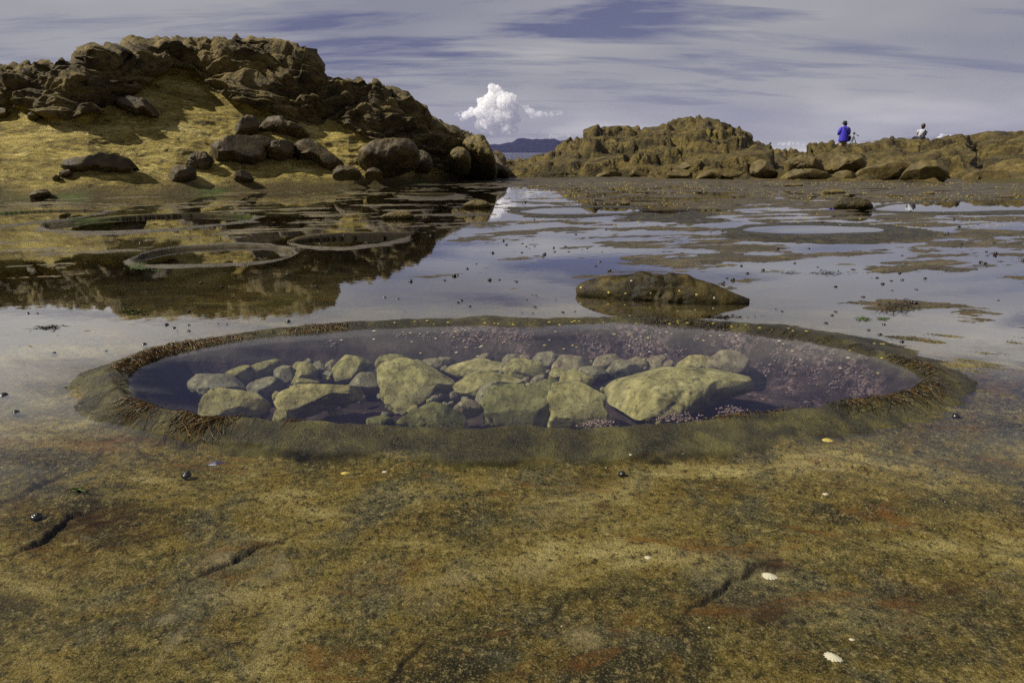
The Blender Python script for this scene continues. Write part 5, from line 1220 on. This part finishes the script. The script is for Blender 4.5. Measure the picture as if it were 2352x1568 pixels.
def seated_person(loc, rz):
    root = empty('person', loc, rz)
    tag(root, 'dark haired person crouching on the rock block in white shirt and black trousers', 'person')
    J = dict(pelvis=((0, 0, .16), .135), belly=((.0, -.01, .32), .115), chest=((.01, 0, .50), .13), neckb=((.02, .02, .64), .052), neck=((.03, .03, .70), .047), head=((.035, .05, .80), (.078, .088)), crown=((.035, .045, .87), .07), nose=((.04, .145, .79), .013))
    B = [('pelvis', 'belly'), ('belly', 'chest'), ('chest', 'neckb'), ('neckb', 'neck'), ('neck', 'head'), ('head', 'crown'), ('head', 'nose')]
    for s, n in ((-1, 'l'), (1, 'r')):
        J[n + 'sh'] = ((s * .165, 0, .59), .052); J[n + 'el'] = ((s * .23, .05, .36), .038); J[n + 'wr'] = ((s * .13, .25, .40), .026); J[n + 'ha'] = ((s * .09, .29, .42), .028)
        B += [('chest', n + 'sh'), (n + 'sh', n + 'el'), (n + 'el', n + 'wr'), (n + 'wr', n + 'ha')]
        fingers(J, B, n + 'ha', J[n + 'ha'][0], (-s * .6, .7, .2), (0, .2, 1), (0, -.01, 0))
        J[n + 'hp'] = ((s * .11, .02, .14), .105); J[n + 'kn'] = ((s * .26, .38, .22), .062); J[n + 'an'] = ((s * .12, .52, .05), .042); J[n + 'to'] = ((s * .14, .68, .04), .032)
        B += [('pelvis', n + 'hp'), (n + 'hp', n + 'kn'), (n + 'kn', n + 'an'), (n + 'an', n + 'to')]
        J[n + 'ear'] = ((.035 + s * .08, .035, .79), .013); B += [('head', n + 'ear')]
    skin_body('body', J, B, M_SKIN, 'pelvis', root)
    X, Y_ = (1, 0, 0), (0, 1, 0)
    sh = loft_tube('shirt', [((0, 0, z), rx, ry, X, Y_) for z, rx, ry in ((.24, .165, .14), (.34, .160, .135), (.46, .175, .14), (.56, .185, .13), (.62, .15, .10), (.655, .085, .07))], M_WHITE, root, 24, wob=.02)
    for s in (-1, 1):
        path_tube('sleeve', [(s * .14, 0, .60), (s * .19, .01, .55), (s * .215, .03, .46)], [.065, .07, .06], M_WHITE, sh)
        path_tube('trouser_leg', [(s * .08, -.02, .15), (s * .15, .12, .17), (s * .24, .34, .21), (s * .24, .42, .20), (s * .13, .50, .09)], [.15, .125, .09, .085, .07], M_BLACK, root)
        loft_tube('shoe', [((s * .13, y, .045), .04 * w, .04 * h, X, (0, 0, 1)) for y, w, h in ((.46, .6, .7), (.50, 1, 1), (.6, 1.05, 1), (.68, 1.0, .8), (.73, .6, .5))], M_BLACK, root, 12)
    loft_tube('trouser_seat', [((0, 0, z), rx, ry, X, Y_) for z, rx, ry in ((.0, .20, .15), (.06, .235, .19), (.15, .225, .185), (.22, .18, .15), (.27, .165, .14))], M_BLACK, root, 24)
    loft_tube('hair', [((.03, .02, z), r, r * 1.05, X, Y_) for z, r in ((.69, .05), (.73, .08), (.79, .098), (.85, .10), (.91, .085), (.945, .05), (.955, .01))], M_HAIR, root, 20, wob=.04)
    path_tube('pack_strap', [(.13, -.09, .63), (.06, -.155, .52), (-.05, -.165, .40), (-.14, -.13, .30)], [.022] * 4, M_BLACK, root, 8, .5)
    path_tube('pack_strap', [(.15, .0, .63), (.15, -.11, .54), (.12, -.16, .42), (.10, -.16, .30)], [.03] * 4, M_BLACK, root, 8, .5)
    return root
P1 = on_d(1940, 300, 38.5); z1 = drop('rout', P1.x, P1.y); z1 = on_d(1940, 276, 38.5).z - 1.83

standing_person((P1.x, P1.y, z1 - .01), R(8))
h2 = max((drop('rout', on_d(2117, 316, d_ / 10).x, d_ / 10) - H) / (d_ / 10) for d_ in range(250, 400, 2)); P2 = on_d(2117, 310, 38.5); z2 = H + h2 * 38.5 - .12
PZ2 = z2
seated_person((P2.x, P2.y, z2 - .01), R(-12))
def tripod(loc, rz, hgt):
    root = empty('tripod', loc, rz); tag(root, 'black camera tripod with pan handle beside the person in the blue coat', 'tripod')
    for k in range(3):
        a = R(90 + 120 * k + 20); e = (.30 * math.cos(a), .30 * math.sin(a), 0); t = (.035 * math.cos(a), .035 * math.sin(a), hgt - .22)
        mid = tuple((e[i] + t[i]) / 2 for i in range(3))
        lg = path_tube('leg', [t, mid], [.018, .017], M_METAL, root, 8); path_tube('lower_leg', [mid, e], [.013, .012], M_METAL, lg, 8)
    path_tube('centre_column', [(0, 0, hgt - .40), (0, 0, hgt - .06)], [.015, .015], M_METAL, root, 8)
    path_tube('collar', [(0, 0, hgt - .25), (0, 0, hgt - .19)], [.045, .045], M_METAL, root, 12)
    path_tube('head', [(0, 0, hgt - .09), (0, 0, hgt - .05), (0, 0, hgt)], [.035, .05, .045], M_METAL, root, 12)
    path_tube('mount_plate', [(0, 0, hgt), (0, 0, hgt + .03)], [.065, .06], M_METAL, root, 10)
    path_tube('pan_handle', [(.03, -.02, hgt - .05), (.14, -.06, hgt - .10), (.22, -.09, hgt - .17)], [.012, .014, .026], M_METAL, root, 8)
PT = on_d(1962, 305, 38.4); zt = drop('rout', PT.x, PT.y); tripod((PT.x, PT.y, min(zt, PT.z - .9) - .01), 0, max(.9, PT.z - zt))

# ------------------------------------------------------------------ sea, hills, cloud
def make_sea():
    m, t, out = mat('sea_water'); p = pos(t)
    n = t.noise(t.scale(p, (.35, 1.1, 1)), 1, 6, .62); n2 = t.noise(t.scale(p, (.02, .06, 1)), 1, 4, .6)
    nb = t.bump(t.math('ADD', n, n2), 1.0, .9)
    principled(t, out, (.018, .024, .05), .22, .5, nb); return m
sx = np.concatenate([np.linspace(-9000, -300, 12), np.linspace(-280, 280, 57), np.linspace(300, 9000, 12)])
sy = np.concatenate([np.linspace(38, 400, 40), np.geomspace(420, 9800, 30)])
SX, SY = np.meshgrid(sx, sy)
sea = raw_mesh('sea', np.stack([SX, SY, np.full_like(SX, -1.0)], -1), quads(len(sy), len(sx)), make_sea()); tag(sea, kind='structure')
def hills():
    HX = 7200.0
    ol = [(600,346),(800,341),(1000,349),(1060,350),(1090,346),(1108,338.5),(1122,334.6),(1135,335.2),(1149,334.6),(1165,331.5),(1177,330.4),(1190,325.2),(1200,324.7),(1215,324.9),(1248,324.7),(1264,323.1),(1271,325.3),(1278,328),(1291,325.8),(1297,326.5),(1330,329),(1380,333),(1450,338),(1600,345),(1700,350.2)]
    xs = np.linspace(900, 1700, 900); ys = interp_line(ol, xs)
    rows = []
    for t in np.linspace(0, 1, 40):
        D = HX + t * 1500
        hh = np.array([max(0, (350.6 - y)) / F / (CT * CT) * (HX + 1500) for y in ys])
        prof = math.sin(min(1, t * 1.0) * math.pi / 2) ** .8
        X = (xs - CX) / F / CT * D
        z = hh * prof + -1.2
        P = np.stack([X, np.full_like(X, D), z], -1)
        rel = 26 * fbm(P * np.array([.004, .004, .004]), 5) * math.sin(math.pi * t) + 9 * fbm(P * .012 + 5, 3) * min(1, t * 3)
        P[:, 2] += rel * np.clip(hh / 60, 0, 1)
        rows.append(P)
    for t in (.3, 1.0):
        P = rows[39].copy(); P[:, 1] += 900 * t; P[:, 2] = P[:, 2] * (1 - t) - 1.5 * t; rows.append(P)
    P = np.stack(rows)
    m, t, out = mat('forested_hills'); p = pos(t); n = t.noise(p, .012, 6, .6)
    principled(t, out, t.ramp(n, [(.3, (.006, .008, .012)), (.7, (.016, .018, .024))]), .9, .1)
    o = raw_mesh('hills', P, quads(len(P), len(xs)), m); tag(o, kind='structure')
hills()

def cloud_mesh(name, balls, D, lab, density, seed, vox, flat=.8, amp=.3):
    """billowing closed shape from overlapping balls"""
    def zz(x, y): return (1033.6 + .1648 * x, 172.3 + .1648 * y)
    cx = sum(b[0] for b in balls) / len(balls); cy = sum(b[1] for b in balls) / len(balls)
    C3 = on_d(*zz(cx, cy), D); k = D / CT / F * .1648
    bm = bmesh.new(); r2 = random.Random(seed)
    allb = list(balls)
    for x, y, r in balls:
        for q in range(6 if r > 42 else 12):
            if r <= 42 and q == 0: allb.remove((x, y, r)); r = r * .9
            a = r2.uniform(0, 6.283); e = r2.uniform(-.5, 1); rr = r * (r2.uniform(.25, .5) if len(balls) > 12 else r2.uniform(.3, .7))
            allb.append((x + r * .85 * math.cos(a), y - r * .85 * math.sin(a), rr))
    for x, y, r in allb:
        p = on_d(*zz(x, y), D) - C3
        off = r2.uniform(-.7, .7) * r * k
        mm = Matrix.Translation(p + Vector((0, off, 0)))
        bmesh.ops.create_icosphere(bm, subdivisions=3, radius=r * k, matrix=mm)
    o = from_bm(name, bm, None); o.location = C3
    md = o.modifiers.new('r', 'REMESH'); md.mode = 'VOXEL'; md.voxel_size = vox * k
    dg = bpy.context.evaluated_depsgraph_get(); ev = o.evaluated_get(dg); me = bpy.data.meshes.new_from_object(ev)
    o.modifiers.clear(); o.data = me
    n = len(me.vertices); co = np.empty(n * 3, np.float32); me.vertices.foreach_get('co', co); co = co.reshape(-1, 3).astype(float)
    nr = np.empty(n * 3, np.float32); me.vertices.foreach_get('normal', nr); nr = nr.reshape(-1, 3)
    q = co / k
    d = amp * (26 * fbm(q / 80, 4) + 12 * (1 - 2 * worley(q / 48)[0]) + 4 * (1 - 2 * worley(q / 20)[0]))
    co = co + nr * (d * k)[:, None]
    me.vertices.foreach_set('co', co.ravel().astype(np.float32)); me.update()
    me.polygons.foreach_set('use_smooth', [True] * len(me.polygons))
    m, t, out = mat(name + '_vapour')
    v = t.node('ShaderNodeVolumePrincipled'); v.inputs['Color'].default_value = (.995, .995, .995, 1); v.inputs['Anisotropy'].default_value = .0
    p = t.scale(t.node('ShaderNodeTexCoord').outputs['Object'], (1 / k,) * 3)
    nn = t.noise(p, .022, 5, .6)
    t.l.new(t.mapr(nn, .34, .62, 0, density / k), v.inputs['Density'])
    t.l.new(v.outputs[0], out.inputs[1]); me.materials.clear(); me.materials.append(m)
    tag(o, lab, 'cloud'); return o
DC = 14000
cloud_mesh('cumulus_cloud', [(585,170,50),(655,205,58),(610,250,78),(700,290,70),(560,330,75),(430,365,50),(480,420,85),(620,420,120),(760,380,105),(865,315,55),(880,420,75),(840,520,115),(920,600,65),(700,560,140),(560,560,120),(420,520,85),(300,520,60),(230,565,50),(150,540,42),(95,550,28),(170,620,32),(400,690,60),(520,650,105),(650,720,110),(800,720,105),(890,770,60),(600,790,50),(740,790,50),(460,760,38)],
           DC, 'bright billowing white cumulus with a violet grey base above the far hills', .05, 1, 6)
cloud_mesh('small_cloud', [(1010,450,32),(1060,490,52),(1140,530,52),(1230,550,45),(1320,560,34),(1420,545,30),(1500,530,30),(1550,540,22),(1100,580,38),(1190,600,25)], DC, 'grey ragged cloud trailing right from the bright cumulus', .022, 2, 5)
cloud_mesh('small_cloud', [(1240,840,46),(1215,865,36),(1270,850,30)], DC, 'small violet grey puff above the hills, darkest of the low ones', .02, 3, 4)
cloud_mesh('small_cloud', [(1420,840,28),(1410,860,34),(1480,855,26),(1530,862,20),(1560,820,20),(1640,845,20)], DC, 'thin low puffs over the right end of the hills', .012, 4, 4)
cloud_mesh('small_cloud', [(985,830,22),(1110,872,20),(850,862,24),(810,866,16)], DC, 'faint scraps of cloud directly under the bright cumulus', .010, 5, 4)
def zcl(x, y): return ((x - 1033.6) / .1648, (y - 172.3) / .1648)
def cb(lst): return [(*zcl(x, y), r / .1648) for x, y, r in lst]
cloud_mesh('small_cloud', cb([(2155,319,5),(2165,314,6),(2175,316,5),(2185,314,5),(2193,316,4)]), DC, 'small white cloud peeping over the ridge right of the crouching person', .05, 6, 5)
cloud_mesh('small_cloud', cb([(1790,331,3),(1800,330,3.5),(1812,329,4),(1822,330,3),(1833,331,3),(1845,331,2.5)]), DC, 'thin line of white cloud low over the sea between outcrop and block', .05, 7, 4)

# ------------------------------------------------------------------ haze
HZ = 9800
bm = bmesh.new(); bmesh.ops.create_cube(bm, size=1, matrix=Matrix.Translation((0, HZ / 2 - 400, 248.5)) @ Matrix.Diagonal((19000, HZ + 1600, 502, 1)))
m, t, out = mat('sea_air'); v = t.node('ShaderNodeVolumePrincipled'); v.inputs['Color'].default_value = (.34, .36, .92, 1); v.inputs['Density'].default_value = 2.2e-5
t.l.new(v.outputs[0], out.inputs[1])
hz = from_bm('haze', bm, m, smooth=False); tag(hz, kind='stuff')

# ------------------------------------------------------------------ light, sky, camera
SAZ = R(-106); SEL = R(44)
sd = Vector((math.sin(SAZ) * math.cos(SEL), math.cos(SAZ) * math.cos(SEL), math.sin(SEL)))
L = bpy.data.lights.new('sun', 'SUN'); L.energy = 5.0; L.angle = R(.5); L.color = (1, .93, .80)
lo = bpy.data.objects.new('sun', L); col.objects.link(lo); lo.rotation_euler = sd.to_track_quat('Z', 'Y').to_euler(); lo.location = sd * 50
w = bpy.data.worlds.new('World'); sc.world = w; w.use_nodes = True; w.node_tree.nodes.clear(); t = NT(w.node_tree)
out = t.node('ShaderNodeOutputWorld'); bg = t.node('ShaderNodeBackground'); bg.inputs[1].default_value = .078
sky = t.node('ShaderNodeTexSky'); sky.sky_type = 'NISHITA'; sky.sun_disc = False; sky.sun_elevation = SEL; sky.sun_rotation = SAZ % (2 * math.pi); sky.dust_density = .6; sky.air_density = 1.2; sky.ozone_density = 3
tc = t.node('ShaderNodeTexCoord').outputs['Generated']
sp = t.node('ShaderNodeSeparateXYZ'); t.l.new(tc, sp.inputs[0]); x, y, z = sp.outputs
zz = t.math('ADD', t.math('MAXIMUM', z, 0), .16)
cb_ = t.node('ShaderNodeCombineXYZ'); t.l.new(t.math('DIVIDE', x, zz), cb_.inputs[0]); t.l.new(t.math('DIVIDE', y, zz), cb_.inputs[1])
pl = cb_.outputs[0]
# cirrus veil streaming from lower left to upper right
v1 = t.rot(pl, (0, 0, R(24)), (.40, 1.15, 1)); n1 = t.noise(v1, 1.2, 6, .55, .8); n2 = t.noise(t.rot(pl, (0, 0, R(30)), (.5, 2.3, 1)), 2.6, 6, .6, .5); n3 = t.noise(pl, .55, 3, .5)
skyc = t.mixc(1.0, sky.outputs[0], (.62, .60, 1.0), 'MULTIPLY')
skyc = t.mixc(.8, skyc, (1.35, 1.35, 1.85))
veil = t.math('ADD', t.math('MULTIPLY', n1, .9), t.math('MULTIPLY', n2, .45))
az = t.math('DIVIDE', x, t.math('MAXIMUM', y, .05))
# gap in the veil: centre sky from ten degrees upwards
gap = t.math('MULTIPLY', t.mapr(z, .225, .29), t.math('MULTIPLY', t.mapr(az, -1.1, -.6), t.mapr(az, 1.2, .7)))
wedge = t.math('MULTIPLY', t.math('MULTIPLY', t.mapr(t.math('ADD', z, t.math('MULTIPLY', az, -.12)), .09, .16), t.mapr(z, .245, .20)), t.math('MULTIPLY', t.mapr(az, -.46, -.16), t.mapr(az, .42, .02)))
gap = t.math('MAXIMUM', gap, t.math('MULTIPLY', wedge, 1.1))
lef = t.math('MULTIPLY', t.mapr(az, -.25, -.85), t.mapr(z, .05, .3))
hor = t.mapr(z, .16, .0)
cov = t.math('ADD', t.mapr(veil, .50, .80, -.3, 1), t.math('MULTIPLY', hor, .35))
cov = t.math('ADD', cov, .56); cov = t.math('SUBTRACT', cov, t.math('MULTIPLY', gap, .95)); cov = t.math('ADD', cov, t.math('MULTIPLY', lef, .30), clamp=True)
cloudc = t.ramp(t.math('ADD', n3, t.math('MULTIPLY', lef, .35)), [(.30, (2.75, 2.8, 3.3)), (.52, (4.1, 4.08, 4.15)), (.75, (7.2, 6.9, 6.4))])
br = t.math('MULTIPLY', t.math('MULTIPLY', t.mapr(z, .16, .22), t.mapr(z, .36, .25)), t.mapr(t.math('ABSOLUTE', az), .35, .8))  # unseen sky at both sides, brightened to lift its reflection in the water
cloudc = t.mixc(t.math('MULTIPLY', br, .85), cloudc, (7.4, 7.2, 7.0))
back = t.mapr(y, .0, -.5)       # unseen veil thinned behind the viewer and overhead to deepen the shadows
cov = t.math('MULTIPLY', cov, t.math('SUBTRACT', 1, t.math('MULTIPLY', back, .6)))
cov = t.math('MULTIPLY', cov, t.math('SUBTRACT', 1, t.math('MULTIPLY', t.mapr(z, .6, .95), .6)))
fin = t.mixc(cov, skyc, cloudc)
t.l.new(fin, bg.inputs[0]); t.l.new(bg.outputs[0], out.inputs[0])

cam = bpy.data.cameras.new('camera'); co_ = bpy.data.objects.new('camera', cam); col.objects.link(co_)
co_.location = (0, 0, H); co_.rotation_euler = (math.pi / 2 - TH, 0, 0); cam.sensor_width = 36; cam.lens = 36 * F / 2352
cam.clip_start = .05; cam.clip_end = 60000; sc.camera = co_
sc.view_settings.view_transform = 'Standard'; sc.view_settings.look = 'None'; sc.view_settings.exposure = .3; sc.view_settings.gamma = 1
sc.render.engine = 'CYCLES'; sc.cycles.volume_bounces = 14; sc.cycles.max_bounces = 16; sc.cycles.transparent_max_bounces = 16
sc.cycles.volume_max_steps = 96; sc.cycles.volume_step_rate = 2; sc.cycles.caustics_reflective = False; sc.cycles.caustics_refractive = False
sc.cycles.use_denoising = False
